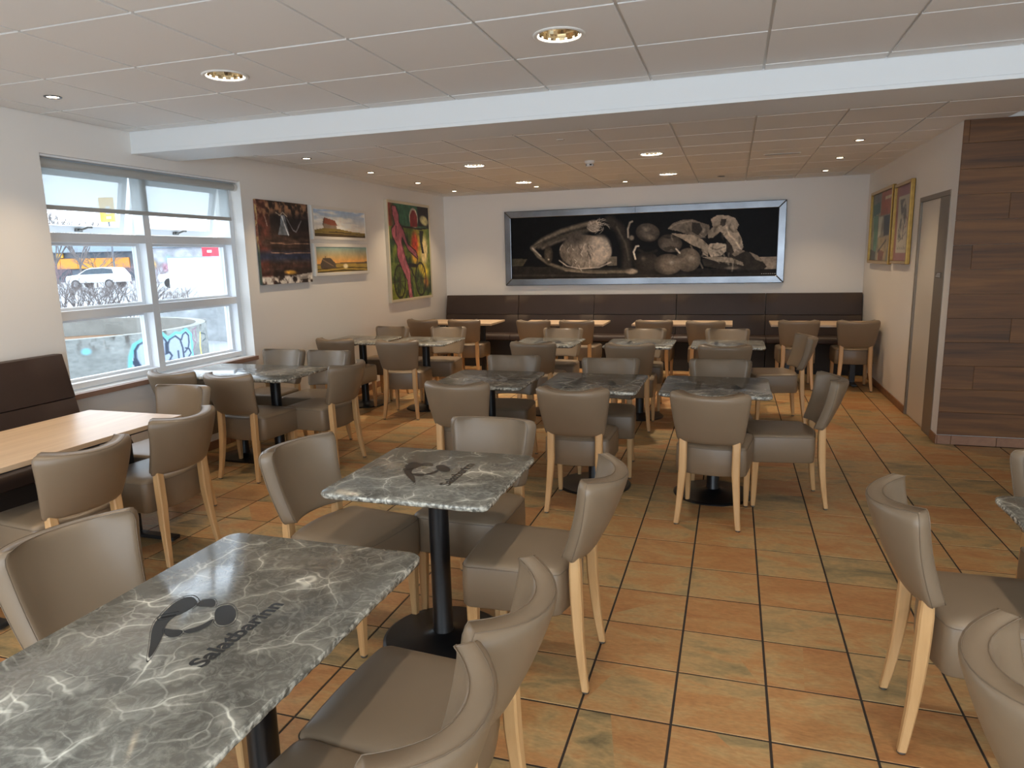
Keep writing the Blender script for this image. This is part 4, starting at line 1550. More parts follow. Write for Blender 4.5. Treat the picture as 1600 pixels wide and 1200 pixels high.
for yy in (0.50, 0.615):
    c.stroke([(0.2, yy), (0.5, yy + 0.012), (1.0, yy + 0.002)], 0.012, (176, 140, 116), 0.8)
c.ell(0.55, 0.86, 0.16, 0.035, (206, 158, 70), 0.05, 0.6)
c.blend(np.clip((c.Y - 0.89) * 40, 0, 1) * np.clip((n3 - 0.44) * 7, 0, 1), (196, 190, 182))
c.poly([(0.60, 0.905), (1, 0.87), (1, 0.945), (0.72, 0.95)], (206, 200, 192), 0.8)
c.stroke([(0.14, 0.2), (0.17, 0.3)], 0.02, (170, 150, 140))
c.tex(n3, 0.5)
pa = left_picture('abstract_painting', 'dark abstract painting with a pale waterfall shape, nearest the window', 3.435, 4.265, 1.383, 2.176, c, 0.036, 0, None)
sd = Canvas(6, 90, (120, 70, 54))
sn_ = sd.noise(2, 22, 5)
sd.blend(np.clip((sn_ - 0.45) * 5, 0, 1), (186, 152, 96))
sd.blend(np.clip((sd.Y - 0.5) * 8, 0, 1) * 0.8, (50, 74, 68))
put('painted_edge', sd.mesh('painted_edge', lambda s, q: (0.002 + s * 0.028, -0.4152, 0.793 - q * 0.793), 'print'), pa)

# landscape with red-roofed barn
c = Canvas(120, 44, (150, 176, 206))
c.blend(np.clip(c.Y * 1.45, 0, 1), (226, 216, 200))
n1 = c.noise(3, 9, 4)
c.blend(np.clip((n1 - 0.5) * 4, 0, 1) * (c.Y < 0.7), (236, 230, 220))
c.poly([(0, 0.76), (0.18, 0.68), (0.45, 0.68), (0.7, 0.76), (1, 0.80), (1, 1.01), (0, 1.01)], (132, 112, 60))
c.poly([(0, 0.86), (0.4, 0.78), (1, 0.88), (1, 1.01), (0, 1.01)], (66, 52, 34), 0.85)
c.stroke([(0.02, 0.86), (0.4, 0.85), (0.95, 0.90)], 0.03, (190, 168, 96), 0.7)
c.poly([(0.18, 0.34), (0.40, 0.42), (0.42, 0.68), (0.18, 0.68), (0.16, 0.54)], (140, 122, 104))
c.poly([(0.20, 0.30), (0.39, 0.39), (0.43, 0.56), (0.30, 0.56), (0.17, 0.50)], (146, 84, 62))
c.stroke([(0.2, 0.33), (0.17, 0.55)], 0.03, (60, 44, 38))
c.tex(c.noise(18, 5, 8), 0.10)
c.a = np.clip(c.a * 1.12, 0, 255)
left_picture('barn_painting', 'small white-framed painting of a red-roofed barn under a pale sky', 4.325, 5.470, 1.826, 2.178, c, 0.038, 0.032, 'whiteframe')
# sunset
c = Canvas(120, 44, (126, 160, 160))
c.blend(np.clip(c.Y * 1.7, 0, 1), (226, 166, 92))
c.poly([(0, 0.66), (0.5, 0.62), (1, 0.60), (1, 0.68), (0, 0.72)], (104, 88, 70))
c.poly([(0, 0.70), (0.5, 0.66), (1, 0.68), (1, 1.01), (0, 1.01)], (164, 138, 70))
c.stroke([(0, 0.86), (0.5, 0.80), (1, 0.86)], 0.05, (66, 54, 34), 0.9)
c.stroke([(0, 0.97), (0.5, 0.92), (1, 0.98)], 0.06, (44, 36, 26), 0.9)
c.poly([(0.12, 0.44), (0.26, 0.44), (0.34, 0.62), (0.36, 0.82), (0.08, 0.82), (0.07, 0.66)], (86, 74, 64))
c.stroke([(0.12, 0.5), (0.30, 0.74)], 0.05, (150, 124, 96), 0.8)
c.stroke([(0.16, 0.44), (0.17, 0.38)], 0.03, (50, 40, 34))
c.ell(0.54, 0.76, 0.16, 0.12, (226, 210, 172), 0, 0.5)
c.tex(c.noise(18, 5, 9), 0.10)
c.a = np.clip(c.a * 1.1, 0, 255)
left_picture('sunset_painting', 'small white-framed painting of a dark hut at an orange sunset', 4.325, 5.480, 1.436, 1.782, c, 0.038, 0.036, 'whiteframe')
# figure with bicycle
c = Canvas(110, 108, (92, 112, 52))
n1, n2 = c.noise(6, 4, 14), c.noise(12, 10, 15)
c.blend((c.Y < 0.24) * 1.0, (60, 106, 80))
c.blend((c.Y < 0.24) * np.clip((0.16 - c.X) * 8, 0, 1), (146, 68, 50))
c.blend((c.Y < 0.22) * np.clip((c.X - 0.68) * 20, 0, 1), (38, 32, 32))
c.blend(np.clip((n1 - 0.42) * 4, 0, 1) * (c.Y > 0.24), (136, 142, 56))
c.blend(np.clip((n2 - 0.5) * 5, 0, 1) * (c.Y > 0.3), (40, 62, 40))
c.ell(0.62, 0.46, 0.16, 0.26, (222, 176, 64), 0.2, 0.5)
c.ell(0.60, 0.42, 0.11, 0.16, (204, 74, 50), 0.1, 0.5)
c.ell(0.84, 0.50, 0.12, 0.22, (226, 206, 150), 0.2, 0.5)
c.ell(0.80, 0.70, 0.20, 0.10, (224, 200, 70), 0.4, 0.6)
c.ell(0.86, 0.84, 0.10, 0.08, (188, 120, 60), 0.4, 0.7)
c.poly([(0.74, 0.27), (0.84, 0.27), (0.80, 0.40), (0.84, 0.52), (0.78, 0.52), (0.74, 0.40)], (34, 30, 30))
c.ell(0.60, 0.14, 0.115, 0.115, (208, 190, 172), 0, 0.1)
c.poly([(0.51, 0.12), (0.56, 0.06), (0.64, 0.06), (0.69, 0.12), (0.69, 0.23), (0.51, 0.23)], (142, 46, 48))
c.ell(0.87, 0.155, 0.13, 0.06, (214, 206, 150), 0.15, 0.3)
c.stroke([(0.28, 0.235), (0.75, 0.25), (1, 0.23)], 0.022, (30, 26, 28))
for wx, wy, wr in ((0.20, 0.81, 0.17), (0.72, 0.80, 0.18)):
    for k in range(24):
        a, b = k * math.pi / 12, (k + 1) * math.pi / 12
        c.stroke([(wx + wr * 0.75 * math.cos(a), wy + wr * math.sin(a)), (wx + wr * 0.75 * math.cos(b), wy + wr * math.sin(b))], 0.03, (34, 30, 28))
    for k in range(6):
        a = k * math.pi / 6
        c.stroke([(wx - wr * 0.7 * math.cos(a), wy - wr * math.sin(a)), (wx + wr * 0.7 * math.cos(a), wy + wr * math.sin(a))], 0.014, (60, 52, 40), 0.8)
c.stroke([(0.40, 0.64), (0.60, 0.65)], 0.05, (34, 26, 28))
c.stroke([(0.46, 0.66), (0.58, 0.80), (0.66, 0.55)], 0.025, (34, 28, 26))
body = [(0.10, 0.04), (0.18, 0.04), (0.24, 0.12), (0.24, 0.20), (0.33, 0.27), (0.42, 0.42), (0.62, 0.50), (0.66, 0.57), (0.44, 0.48), (0.30, 0.34), (0.28, 0.40), (0.36, 0.58), (0.45, 0.70), (0.46, 0.86), (0.49, 1.0), (0.41, 1.0), (0.38, 0.80), (0.24, 0.64), (0.17, 0.54), (0.18, 0.44), (0.08, 0.34), (0.07, 0.27), (0.16, 0.22), (0.11, 0.12)]
c.stroke(body + [body[0]], 0.035, (40, 26, 34))
c.poly(body, (176, 98, 112))
c.stroke([(0.17, 0.24), (0.16, 0.34)], 0.02, (50, 30, 40))
c.stroke([(0.24, 0.36), (0.30, 0.56), (0.42, 0.72), (0.44, 0.95)], 0.018, (206, 142, 150), 0.8)
c.tex(c.noise(24, 24, 21), 0.3)
left_picture('figure_painting', 'large colourful painting of a pink figure with a bicycle, by the back corner', 6.010, 7.330, 1.040, 2.355, c, 0.045, 0.035, 'creamframe')


# ---- two gold-framed pictures on the right wall
def right_picture(name, label, y0, y1, z0, z1, cv_, depth, fw):
    cy = (y0 + y1) / 2
    t = thing(name, label, 'picture', (XR, cy, z0))
    put('backing_board', boxes('backing_board', 'darkplastic', [(-0.014, y0 + 0.01 - cy, 0.01, -0.001, y1 - 0.01 - cy, z1 - z0 - 0.01)]), t)
    i = fw - 0.003
    put('print', cv_.mesh('print', lambda s, q: (-0.018, y1 - i - s * (y1 - y0 - 2 * i) - cy, z1 - z0 - i - q * (z1 - z0 - 2 * i)), 'print'), t)
    frame_parts(t, 'gold', y0 - cy, y1 - cy, 0, z1 - z0, fw, -depth, -0.0015, 'x', 0.006)
    put('glazing', boxes('glazing', 'glass', [(-0.024, y0 + i - cy, i, -0.022, y1 - i - cy, z1 - z0 - i)]), t)


c = Canvas(90, 70, (150, 140, 116))
c.poly([(0.0, 0.0), (0.42, 0.0), (0.42, 0.16), (0, 0.2)], (116, 112, 104))
c.poly([(0.44, 0.02), (1.0, 0.0), (1.0, 0.34), (0.44, 0.34)], (172, 88, 56))
c.poly([(0.62, 0.09), (0.9, 0.08), (0.9, 0.12), (0.62, 0.13)], (214, 196, 160))
c.poly([(0.06, 0.16), (0.40, 0.14), (0.42, 0.30), (0.06, 0.34)], (60, 98, 86))
c.poly([(0.08, 0.34), (0.34, 0.32), (0.36, 0.68), (0.30, 0.92), (0.16, 0.92), (0.16, 0.6)], (88, 132, 108))
c.poly([(0.38, 0.36), (0.56, 0.36), (0.5, 0.62), (0.38, 0.66)], (206, 200, 176))
c.poly([(0.62, 0.36), (0.96, 0.36), (0.92, 0.62), (0.66, 0.64)], (52, 52, 58))
c.poly([(0.42, 0.66), (0.9, 0.64), (0.8, 0.98), (0.4, 0.98)], (196, 172, 124))
c.poly([(0.42, 0.82), (0.72, 0.86), (0.66, 0.98), (0.44, 0.98)], (142, 82, 54))
c.poly([(0.0, 0.82), (0.3, 0.86), (0.3, 1), (0, 1)], (70, 66, 66))
c.stroke([(0.42, 0.86), (0.78, 0.70)], 0.03, (54, 50, 48))
c.tex(c.noise(12, 10, 33), 0.2)
right_picture('collage_picture', 'gold-framed green and orange collage on the right wall, nearer the back corner', 6.320, 7.560, 1.416, 2.262, c, 0.042, 0.036)
c = Canvas(60, 70, (168, 112, 112))
c.poly([(0.16, 0.14), (0.86, 0.14), (0.86, 0.88), (0.16, 0.88)], (206, 194, 172))
n1 = c.noise(8, 12, 41)
c.blend((np.abs(c.X - 0.48 + 0.06 * np.sin(c.Y * 12)) < 0.17) * (c.Y > 0.18) * (c.Y < 0.72) * np.clip((n1 - 0.36) * 5, 0, 1), (112, 108, 104))
c.stroke([(0.70, 0.42), (0.80, 0.46), (0.74, 0.54), (0.66, 0.56)], 0.02, (166, 96, 96))
c.stroke([(0.3, 0.74), (0.5, 0.70), (0.76, 0.62)], 0.02, (120, 112, 106))
for k in range(8):
    c.stroke([(0.24 + k * 0.07, 0.80 + 0.02 * (k % 2)), (0.27 + k * 0.07, 0.84)], 0.02, (112, 104, 98))
right_picture('pink_mat_picture', 'gold-framed drawing in a pink mat on the right wall, nearer the door', 5.490, 6.225, 1.430, 2.240, c, 0.042, 0.032)


# ------------------------------------------------------------------ ceiling fittings
def spot_fixture(x, y, H, label, lit=True):
    t = thing('ceiling_spot', label, 'light', (x, y, H), 0, 'small ceiling spots')
    put('trim_ring', auto_smooth(MB().lathe([(0.046, -0.001), (0.046, -0.004), (0.043, -0.006), (0.034, -0.0055), (0.032, -0.003), (0.032, -0.001)], 28).mesh('trim_ring', 'steel'), 30), t)
    put('lens', MB().lathe([(0.0315, -0.0008), (0.0315, -0.003)], 24).mesh('lens', 'lamp' if lit else 'darkplastic'), t)
    if lit:
        l = bpy.data.lights.new('spot_beam', 'SPOT')
        l.energy = SPOT_W
        l.color = (1.0, 0.74, 0.46)
        l.spot_size = math.radians(95)
        l.spot_blend = 0.85
        l.shadow_soft_size = 0.03
        o_ = bpy.data.objects.new('spot_beam', l)
        o_.location = (0, 0, -0.012)
        COL.objects.link(o_)
        o_.parent = t
    return t


sl = ['small lit ceiling spot above the window, nearest the camera at left', 'small ceiling spot above the left bench, out of frame to the left', 'small ceiling spot over the left bench end behind the camera']
for (x, y), lab in zip(SPOT_FRONT, sl):
    spot_fixture(x, y, H1, lab)
sl = ['lit ceiling spot just behind the beam above the abstract painting', 'lit ceiling spot above the barn painting', 'lit ceiling spot above the left edge of the figure painting',
      'lit ceiling spot in the left back corner', 'lit ceiling spot near the back wall, above the left end of the vegetable photo', 'lit ceiling spot near the back wall, above the cabbage in the photo',
      'lit ceiling spot in front of the door, nearest of three along the right wall', 'middle lit ceiling spot of three along the right wall', 'lit ceiling spot in the right back corner']
for (x, y), lab in zip(SPOT_REAR, sl):
    spot_fixture(x, y, H2, lab)
spot_fixture(-0.023, 7.205, H2, 'unlit dark ceiling spot near the back wall, above the right part of the photo', False)


def big_fixture(x, y, H, label, watt):
    t = thing('round_downlight', label, 'light', (x, y, H), 0, 'large round downlights')
    put('trim_ring', auto_smooth(MB().lathe([(0.118, -0.0005), (0.118, -0.004), (0.112, -0.007), (0.099, -0.005), (0.096, 0.002), (0.0945, 0.012)], 40, cap0=False, cap1=False).mesh('trim_ring', 'ring'), 30), t)
    mb = MB()
    seg = 30
    rs = []
    for r, z_ in ((0.0945, 0.004), (0.092, 0.03), (0.086, 0.07), (0.075, 0.115), (0.062, 0.150)):
        rs.append([(r * (1 + 0.018 * (i % 2)) * math.cos(2 * math.pi * i / seg), r * (1 + 0.018 * (i % 2)) * math.sin(2 * math.pi * i / seg), z_) for i in range(seg)])
    mb.rings(rs, cap0=False, cap1=True)
    me = mb.mesh('reflector', 'chrome')
    put('reflector', me, t)
    put('bulb', MB().tube([(-0.045, 0, 0.12), (0.045, 0, 0.12)], 0.014, 10).mesh('bulb', 'biglamp'), t)
    l = bpy.data.lights.new('downlight_beam', 'AREA')
    l.shape = 'DISK'
    l.size = 0.09
    l.energy = watt
    l.color = (1.0, 0.87, 0.70)
    o_ = bpy.data.objects.new('downlight_beam', l)
    o_.location = (0, 0, 0.145)
    COL.objects.link(o_)
    o_.parent = t


bl_ = ['large round mirrored downlight before the beam, near the top centre', 'large round mirrored downlight before the beam, at upper left', 'large round downlight before the beam, out of frame to the right',
       'large round downlight overhead, out of frame above centre', 'large round downlight overhead, out of frame above left', 'large round downlight overhead, out of frame above right']
for (x, y), lab in zip(BIG_FRONT, bl_):
    big_fixture(x, y, H1, lab, BIG_W)
bl_ = ['large round downlight behind the beam, left one of the nearer pair', 'large round downlight behind the beam, right one of the nearer pair', 'large round downlight near the back wall, right one', 'large round downlight near the back wall, left one']
for (x, y), lab in zip(BIG_REAR, bl_):
    big_fixture(x, y, H2, lab, BIG_REAR_W)

sd_ = thing('smoke_detector', 'white smoke detector hanging from the rear ceiling', 'detector', (-1.262, 5.03, H2))
put('housing', auto_smooth(MB().lathe([(0.052, -0.0005), (0.052, -0.016), (0.046, -0.024), (0.036, -0.028)], 28).mesh('housing', 'plastic'), 30), sd_)
put('sensor_head', auto_smooth(MB().lathe([(0.034, -0.026), (0.038, -0.05), (0.030, -0.058), (0.012, -0.06)], 24).mesh('sensor_head', 'plastic'), 30), sd_)
for k in range(4):
    a = k * math.pi / 2 + 0.4
    put('vent_slot', boxes('vent_slot', 'darkplastic', [(-0.010, 0.0345, -0.047, 0.010, 0.039, -0.033)]), sd_, (0, 0, 0), a)
va = thing('ceiling_vent', 'narrow grey slot vent in the rear ceiling', 'vent', (0.578, 5.40, H2))
put('vent_frame', boxes('vent_frame', 'plastic', [(-0.17, -0.028, -0.005, 0.17, 0.028, -0.0005)], 0.001), va)
for k in range(3):
    put('slot', boxes('slot', 'signgrey', [(-0.16, -0.02 + k * 0.015, -0.0058, 0.16, -0.012 + k * 0.015, -0.005)]), va)
sp = thing('sensor_plate', 'tiny white cover plate in the rear ceiling near the beam', 'cover plate', (-1.23, 3.63, H2))
put('plate', boxes('plate', 'plastic', [(-0.03, -0.02, -0.006, 0.03, 0.02, -0.0005)], 0.002), sp)
put('slit', boxes('slit', 'signgrey', [(-0.02, -0.004, -0.0068, 0.02, 0.004, -0.006)]), sp)

# ------------------------------------------------------------------ outside the window
GZ = -0.08
gm = MB()
gm.box(-140, -40, GZ - 0.2, XL - WT - 0.02, 140, GZ)
struct('ground_outside', gm.mesh('ground_outside', 'asphalt'))

# round concrete planter with graffiti
RC, RR, RZ = (-10.611, 6.414), 2.405, 0.60
pc = Canvas(330, 70, (150, 153, 150))
n1, n2, n3 = pc.noise(8, 3, 51), pc.noise(60, 4, 52), pc.noise(90, 20, 53)
pc.tex(n1, 0.16)
pc.tex(n3, 0.12)
pc.blend(np.clip((n2 - 0.55) * 5, 0, 1) * np.clip((0.35 - pc.Y) * 4, 0, 1), (96, 92, 88))
T0, T1 = -1.15, 1.15


def gp(l):
    return [((th - T0) / (T1 - T0), (RZ - z_) / (RZ - GZ)) for th, z_ in l]


halo = [(-0.262, 0.047), (-0.246, 0.281), (-0.216, 0.437), (-0.158, 0.494), (-0.10, 0.54), (-0.032, 0.544), (0.014, 0.445), (0.095, 0.521), (0.142, 0.498), (0.201, 0.549), (0.254, 0.456), (0.249, 0.287), (0.249, 0.022)]
pc.stroke(gp(halo), 0.14, (116, 214, 224), 0.95, 0.5)
pc.poly(gp(halo + [(0.249, -0.05), (-0.20, -0.05)]), (176, 190, 214), 0.9)
ink = (62, 74, 92)
for l, wd in (([(-0.11, 0.52), (-0.159, 0.473), (-0.202, 0.434), (-0.227, 0.358), (-0.23, 0.245), (-0.213, 0.145), (-0.177, 0.048)], 0.055),
              ([(-0.028, 0.511), (-0.004, 0.45), (0.009, 0.371), (0.032, 0.451), (0.086, 0.491), (0.13, 0.423), (0.149, 0.283), (0.153, 0.023)], 0.045),
              ([(-0.016, 0.238), (0.02, 0.258), (0.038, 0.198), (0.012, 0.13), (0.055, 0.125), (0.075, 0.03)], 0.045),
              ([(0.144, 0.419), (0.164, 0.492), (0.198, 0.522), (0.228, 0.463), (0.227, 0.35), (0.212, 0.275), (0.167, 0.21)], 0.045),
              ([(0.179, 0.274), (0.219, 0.25), (0.239, 0.175), (0.2, 0.12), (0.173, 0.084)], 0.045), ([(0.209, 0.128), (0.236, 0.027)], 0.045),
              ([(0.1, 0.254), (0.1, 0.043)], 0.04), ([(0.004, 0.40), (0.0, 0.26)], 0.09)):
    pc.stroke(gp(l), wd, ink, 1.0, 0.5)
pc.poly(gp([(-0.243, 0.25), (-0.252, 0.17), (-0.235, 0.09), (-0.198, 0.075), (-0.213, 0.15), (-0.23, 0.25)]), ink)
for l in ([(0.351, 0.56), (0.291, 0.538), (0.276, 0.382), (0.323, 0.322), (0.272, 0.222), (0.281, 0.104)], [(0.33, 0.55), (0.34, 0.34)]):
    pc.stroke(gp(l), 0.03, (150, 110, 134), 0.9)
pc.stroke(gp([(0.415, 0.461), (0.388, 0.245), (0.406, -0.01)]), 0.06, (228, 222, 130))
pc.stroke(gp([(0.429, 0.452), (0.538, 0.407), (0.548, 0.332), (0.449, 0.31)]), 0.04, (80, 92, 96))
pc.ell(*gp([(-0.5, 0.42)])[0], 0.07, 0.09, (130, 200, 214), 0, 0.6)
pl_ = thing('concrete_planter', 'round grey concrete planter with blue outlined graffiti outside the window', 'planter', (RC[0], RC[1], GZ))
put('graffiti_face', pc.mesh('graffiti_face', lambda s, t: (RR * math.cos(T0 + s * (T1 - T0)), RR * math.sin(T0 + s * (T1 - T0)), RZ - t * (RZ - GZ) - GZ), 'concrete'), pl_)
mb = MB()
seg = 72
rg2 = lambda r, z_: [(r * math.cos(2 * math.pi * i / seg), r * math.sin(2 * math.pi * i / seg), z_) for i in range(seg)]
mb.rings([rg2(RR - 0.01, 0.0), rg2(RR - 0.01, RZ - GZ), rg2(RR - 0.17, RZ - GZ), rg2(RR - 0.17, 0.0)], closed=True)
put('ring_wall', auto_smooth(mb.mesh('ring_wall', 'concrete2'), 30), pl_)
put('soil', MB().lathe([(RR - 0.18, 0.0), (RR - 0.18, 0.36), (1.0, 0.40), (0.2, 0.42)], 40).mesh('soil', 'rustsoil'), pl_)

# straight retaining wall behind it
wa, wb_ = Vector((-13.2, 11.0, 0)), Vector((-6.9, 9.6, 0))
dv = (wb_ - wa).normalized()
rw = Canvas(160, 40, (156, 160, 162))
rw.tex(rw.noise(12, 4, 61), 0.14)
rw.tex(rw.noise(50, 12, 62), 0.1)
for l in ([(0.70, 0.16), (0.80, 0.18)], [(0.83, 0.14), (0.84, 0.36), (0.90, 0.32)], [(0.72, 0.18), (0.75, 0.40)], [(0.72, 0.50), (0.76, 0.70), (0.80, 0.62)], [(0.78, 0.46), (0.80, 0.62)], [(0.82, 0.5), (0.84, 0.66), (0.86, 0.48)], [(0.87, 0.66), (0.88, 0.46), (0.90, 0.64)]):
    rw.stroke(l, 0.03, (120, 124, 132), 0.9)
rt = thing('retaining_wall', 'pale concrete retaining wall with scrawled tags behind the round planter', 'wall', (wa.x, wa.y, GZ))
LW = (wb_ - wa).length
put('tagged_face', rw.mesh('tagged_face', lambda s, t: (dv.x * s * LW, dv.y * s * LW, (0.72 + 0.16 * s) * (1 - t) - GZ * (1 - t)), 'concrete'), rt)
nb = Vector((-dv.y, dv.x, 0)) * -1
if nb.y < 0:
    nb = -nb
mb = MB()
e1, e2 = wb_ - wa, Vector((0, 0, 0))
mb.rings([[(e2.x + nb.x * a, e2.y + nb.y * a, h) for a, h in ((0.006, 0), (0.25, 0), (0.25, 0.80), (0.006, 0.80))],
          [(e1.x + nb.x * a, e1.y + nb.y * a, h) for a, h in ((0.006, 0), (0.25, 0), (0.25, 0.96), (0.006, 0.96))]])
put('wall_body', mb.mesh('wall_body', 'concrete2'), rt)


def branch(mb, p, d, L, r, depth, rnd, spread):
    q = p + d * L
    mb.tube([p, (p + q) / 2 + Vector((rnd.uniform(-1, 1), rnd.uniform(-1, 1), 0)) * L * 0.04, q], [r, r * 0.85, r * 0.7], 4 if depth < 3 else 5)
    if depth == 0:
        return
    for k in range(rnd.choice((2, 3, 3))):
        nd = (d + Vector((rnd.uniform(-1, 1), rnd.uniform(-1, 1), rnd.uniform(-0.35, 0.6))) * spread).normalized()
        branch(mb, p + d * L * rnd.uniform(0.55, 1.0), nd, L * rnd.uniform(0.6, 0.82), r * 0.62, depth - 1, rnd, spread)


def bare_tree(x, y, h, label, seed, spread=0.6, name='bare_tree'):
    t = thing(name, label, 'tree', (x, y, GZ))
    rnd = random.Random(seed)
    put('trunk', MB().tube([(0, 0, 0), (0.02, 0, h * 0.14), (0, 0.02, h * 0.28)], [h * 0.016, h * 0.013, h * 0.010], 7).mesh('trunk', 'twig'), t)
    mb = MB()
    for k in range(6):
        a = k * 1.05 + rnd.uniform(-0.3, 0.3)
        branch(mb, Vector((0, 0, h * (0.2 + 0.015 * k))), Vector((math.cos(a) * spread, math.sin(a) * spread, 0.8)).normalized(), h * 0.27, h * 0.009, 4, rnd, spread)
    put('branches', mb.mesh('branches', 'twig', recalc=False), t)


bare_tree(-52.6, 45.1, 4.6, 'bare spreading tree in front of the orange band, seen through the window', 4, 0.9)
bare_tree(-70.5, 56.2, 9.5, 'tall bare tree at the left window edge against the sky', 9, 0.45)
bare_tree(-68.2, 57.2, 8.6, 'second bare tree against the sky, right of the tallest one', 12, 0.45)


def shrub(x, y, r, h, label, seed, mat='twig', depth=3):
    t = thing('bare_shrub', label, 'shrub', (x, y, GZ), 0, 'bare shrubs outside the window')
    rnd = random.Random(seed)
    mb = MB()
    for k in range(22):
        a = rnd.uniform(0, 6.28)
        rr_ = r * math.sqrt(rnd.random()) * 0.8
        branch(mb, Vector((rr_ * math.cos(a), rr_ * math.sin(a), 0)), Vector((math.cos(a) * 0.45, math.sin(a) * 0.45, 1)).normalized(), h * 0.42, 0.014 * h / 1.3, depth, rnd, 0.75)
    put('twigs', mb.mesh('twigs', mat, recalc=False), t)


shrub(-20.6, 14.9, 0.9, 1.55, 'leafless twiggy shrub at the left of the hedge before the white car', 21)
shrub(-19.6, 15.3, 0.9, 1.45, 'leafless twiggy shrub in the middle of the hedge before the white car', 22)
shrub(-18.5, 15.6, 0.9, 1.45, 'leafless twiggy shrub at the right of the hedge before the white car', 23)
shrub(-17.2, 15.9, 0.8, 1.2, 'leafless twiggy shrub left of the white panel', 24)
shrub(-61.0, 47.5, 2.4, 2.3, 'mauve bare bush left of the car roof below the orange band', 31, 'bushy')
shrub(-56.0, 53.6, 2.2, 2.5, 'mauve bare bush right of the car below the purple sign', 32, 'bushy')
shrub(-49.5, 53.0, 2.2, 2.3, 'mauve bare bush beside the left edge of the white panel', 33, 'bushy')

# white car
ca = thing('white_car', 'white estate car parked behind the hedge, seen through the left pane', 'car', (-49.45, 42.5, GZ + 0.05), math.atan2(1.31, 4.17))
prof = [(-2.15, 0.42), (-2.2, 0.78), (-2.1, 0.98), (-1.2, 1.08), (-0.55, 1.50), (-0.1, 1.62), (0.9, 1.66), (1.75, 1.58), (2.05, 1.15), (2.18, 0.95), (2.18, 0.45)]
mb = MB()
rs = []
for yy, k in ((-0.92, 0.97), (-0.90, 1.0), (0.90, 1.0), (0.92, 0.97)):
    rs.append([(x * k, yy * (0.86 if z_ > 1.2 else 1.0), z_) for x, z_ in prof])
mb.rings(rs)
put('body', bevel_mesh(mb.mesh('body', 'carwhite'), 0.04, 2), ca)
for sgn in (-1, 1):
    g = [(-1.0, 1.10), (-0.48, 1.46), (-0.05, 1.55), (0.85, 1.58), (1.6, 1.50), (1.72, 1.16)]
    put('side_window', MB().rings([[(x, sgn * (0.90 - 0.10 * (z_ - 1.1) / 0.4), z_) for x, z_ in g], [(x, sgn * (0.94 - 0.10 * (z_ - 1.1) / 0.4), z_) for x, z_ in g]]).mesh('side_window', 'carglass'), ca)
    for wx in (-1.38, 1.32):
        wh = MB()
        rr2 = lambda r, yy: [(wx + r * math.cos(2 * math.pi * k / 20), yy, 0.33 + r * math.sin(2 * math.pi * k / 20)) for k in range(20)]
        wh.rings([rr2(0.34, sgn * 0.74), rr2(0.36, sgn * 0.80), rr2(0.36, sgn * 0.93), rr2(0.33, sgn * 0.96)])
        w_ = put('wheel', wh.mesh('wheel', 'tyre'), ca)
        put('rim', MB().rings([rr2(0.24, sgn * 0.95), rr2(0.22, sgn * 0.975)]).mesh('rim', 'rim'), w_)
# second car half hidden by the panel
cb = thing('parked_car', 'white car nose showing left of the white panel', 'car', (-40.2, 42.6, GZ + 0.05), math.atan2(1.31, 4.17))
put('body', bpy.data.objects['body'].data, cb)
for wx in (-1.38, 1.32):
    wh = MB()
    rr2 = lambda r, yy: [(wx + r * math.cos(2 * math.pi * k / 20), yy, 0.33 + r * math.sin(2 * math.pi * k / 20)) for k in range(20)]
    wh.rings([rr2(0.34, -0.74), rr2(0.36, -0.80), rr2(0.36, -0.93), rr2(0.33, -0.96)])
    put('wheel', wh.mesh('wheel', 'tyre'), cb)

# white panel (container), red container
uv = Vector((2.04, 0.64, 0)).normalized()
cn = thing('white_container', 'large plain white box standing outside the right window pane', 'container', (-23.16, 22.35, GZ), math.atan2(uv.y, uv.x))
put('box', boxes('box', 'whitepanel', [(0.0, 0.0, 0.06, 3.6, 1.9, 2.03)], 0.02), cn)
put('rim_rail', boxes('rim_rail', 'roofgrey', [(-0.01, -0.012, 2.0, 3.61, 1.91, 2.04)], 0.005), cn)
put('skid', boxes('skid', 'wallgrey', [(0.1, 0.1, 0.0, 3.5, 1.8, 0.06)]), cn)
rc = thing('red_container', 'red box on top of the far parking area, above the white one', 'container', (-43.9, 48.2, GZ), math.atan2(0.26, 1.29))
put('box', boxes('box', 'red', [(0, 0, 0.0, 3.0, 2.0, 3.25)], 0.03), rc)
put('white_stripe', boxes('white_stripe', 'whitepanel', [(0.5, -0.02, 2.75, 0.9, -0.005, 2.95)]), rc)

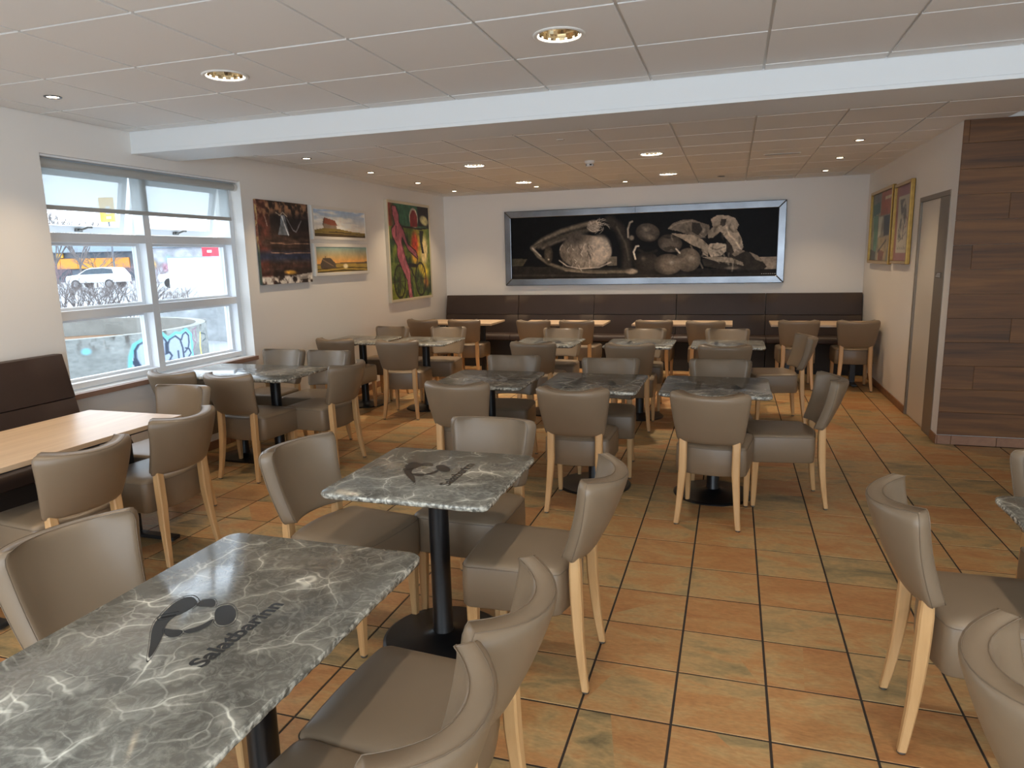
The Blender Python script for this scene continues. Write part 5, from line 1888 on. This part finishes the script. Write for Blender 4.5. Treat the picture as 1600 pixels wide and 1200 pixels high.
# long low building with orange band
bd = thing('long_building', 'long low grey building with an orange band outside the window', 'building', (-74.6, 65.2, GZ), math.atan2(3.05, 9.98))
put('wall', boxes('wall', 'wallgrey', [(-16, 0.5, 0, 12, 12, 3.7)]), bd)
put('roof', boxes('roof', 'roofgrey', [(-16.5, -0.4, 3.55, 12.3, 12.2, 5.0)], 0.1), bd)
for k in range(6):
    put('orange_panel', boxes('orange_panel', 'orange', [(-9.0 + k * 2.15, 0.2, 1.6, -6.9 + k * 2.15, 0.45, 2.85)], 0.02), bd)
put('yellow_panel', boxes('yellow_panel', 'yellow', [(-5.2, 0.2, 2.95, -4.3, 0.45, 3.5)], 0.02), bd)
put('purple_panel', boxes('purple_panel', 'purple', [(4.4, 0.1, 2.9, 6.6, 0.4, 3.4)], 0.02), bd)
put('orange_sign', boxes('orange_sign', 'orange', [(4.4, 0.1, 1.4, 6.6, 0.4, 2.85)], 0.02), bd)
for k in range(5):
    put('window', boxes('window', 'carglass', [(-8.5 + k * 3.0, 0.44, 0.3, -6.6 + k * 3.0, 0.5, 1.5)]), bd)
gb = thing('far_building', 'pale far building with mottled wall beyond the right window pane', 'building', (-55.5, 58.6, GZ), math.atan2(1.53, 5.54))
fbc = Canvas(60, 20, (170, 172, 178))
fbc.tex(fbc.noise(20, 8, 71), 0.25)
for k in range(14):
    fbc.ell(rr.random(), 0.3 + 0.5 * rr.random(), 0.10, 0.14, rr.choice([(210, 150, 170), (150, 180, 170), (220, 180, 110), (120, 122, 130)]), 0, 0.6)
put('mottled_wall', fbc.mesh('mottled_wall', lambda s, t: (-3.5 + 12 * s, -0.02, 3.6 * (1 - t)), 'concrete'), gb)
put('wall', boxes('wall', 'wallgrey', [(-3.5, 0, 0, 8.5, 6, 3.6)]), gb)
put('roof', boxes('roof', 'roofgrey', [(-3.8, -0.3, 3.6, 8.8, 6.3, 4.0)], 0.05), gb)

sgn_ = thing('pole_sign', 'tall yellow sign board on a pole outside the window', 'sign', (-60.2, 54.2, GZ), math.atan2(0.3, 0.95))
put('pole', MB().tube([(0, 0, 0), (0, 0, 6.2)], 0.09, 8).mesh('pole', 'wallgrey'), sgn_)
put('board', boxes('board', 'yellow', [(-0.72, -0.2, 6.2, 0.62, 0.2, 8.6)], 0.03), sgn_)
put('lower_board', boxes('lower_board', 'wallgrey', [(-0.55, -0.15, 5.2, -0.1, 0.15, 5.75)], 0.02), sgn_)
put('lower_board', boxes('lower_board', 'whitepanel', [(0.0, -0.15, 5.2, 0.6, 0.15, 5.75)], 0.02), sgn_)
for k in range(3):
    put('sign_mark', boxes('sign_mark', 'whitepanel', [(-0.05, -0.23, 6.5 + k * 0.5, 0.4, -0.21, 6.72 + k * 0.5)]), sgn_)
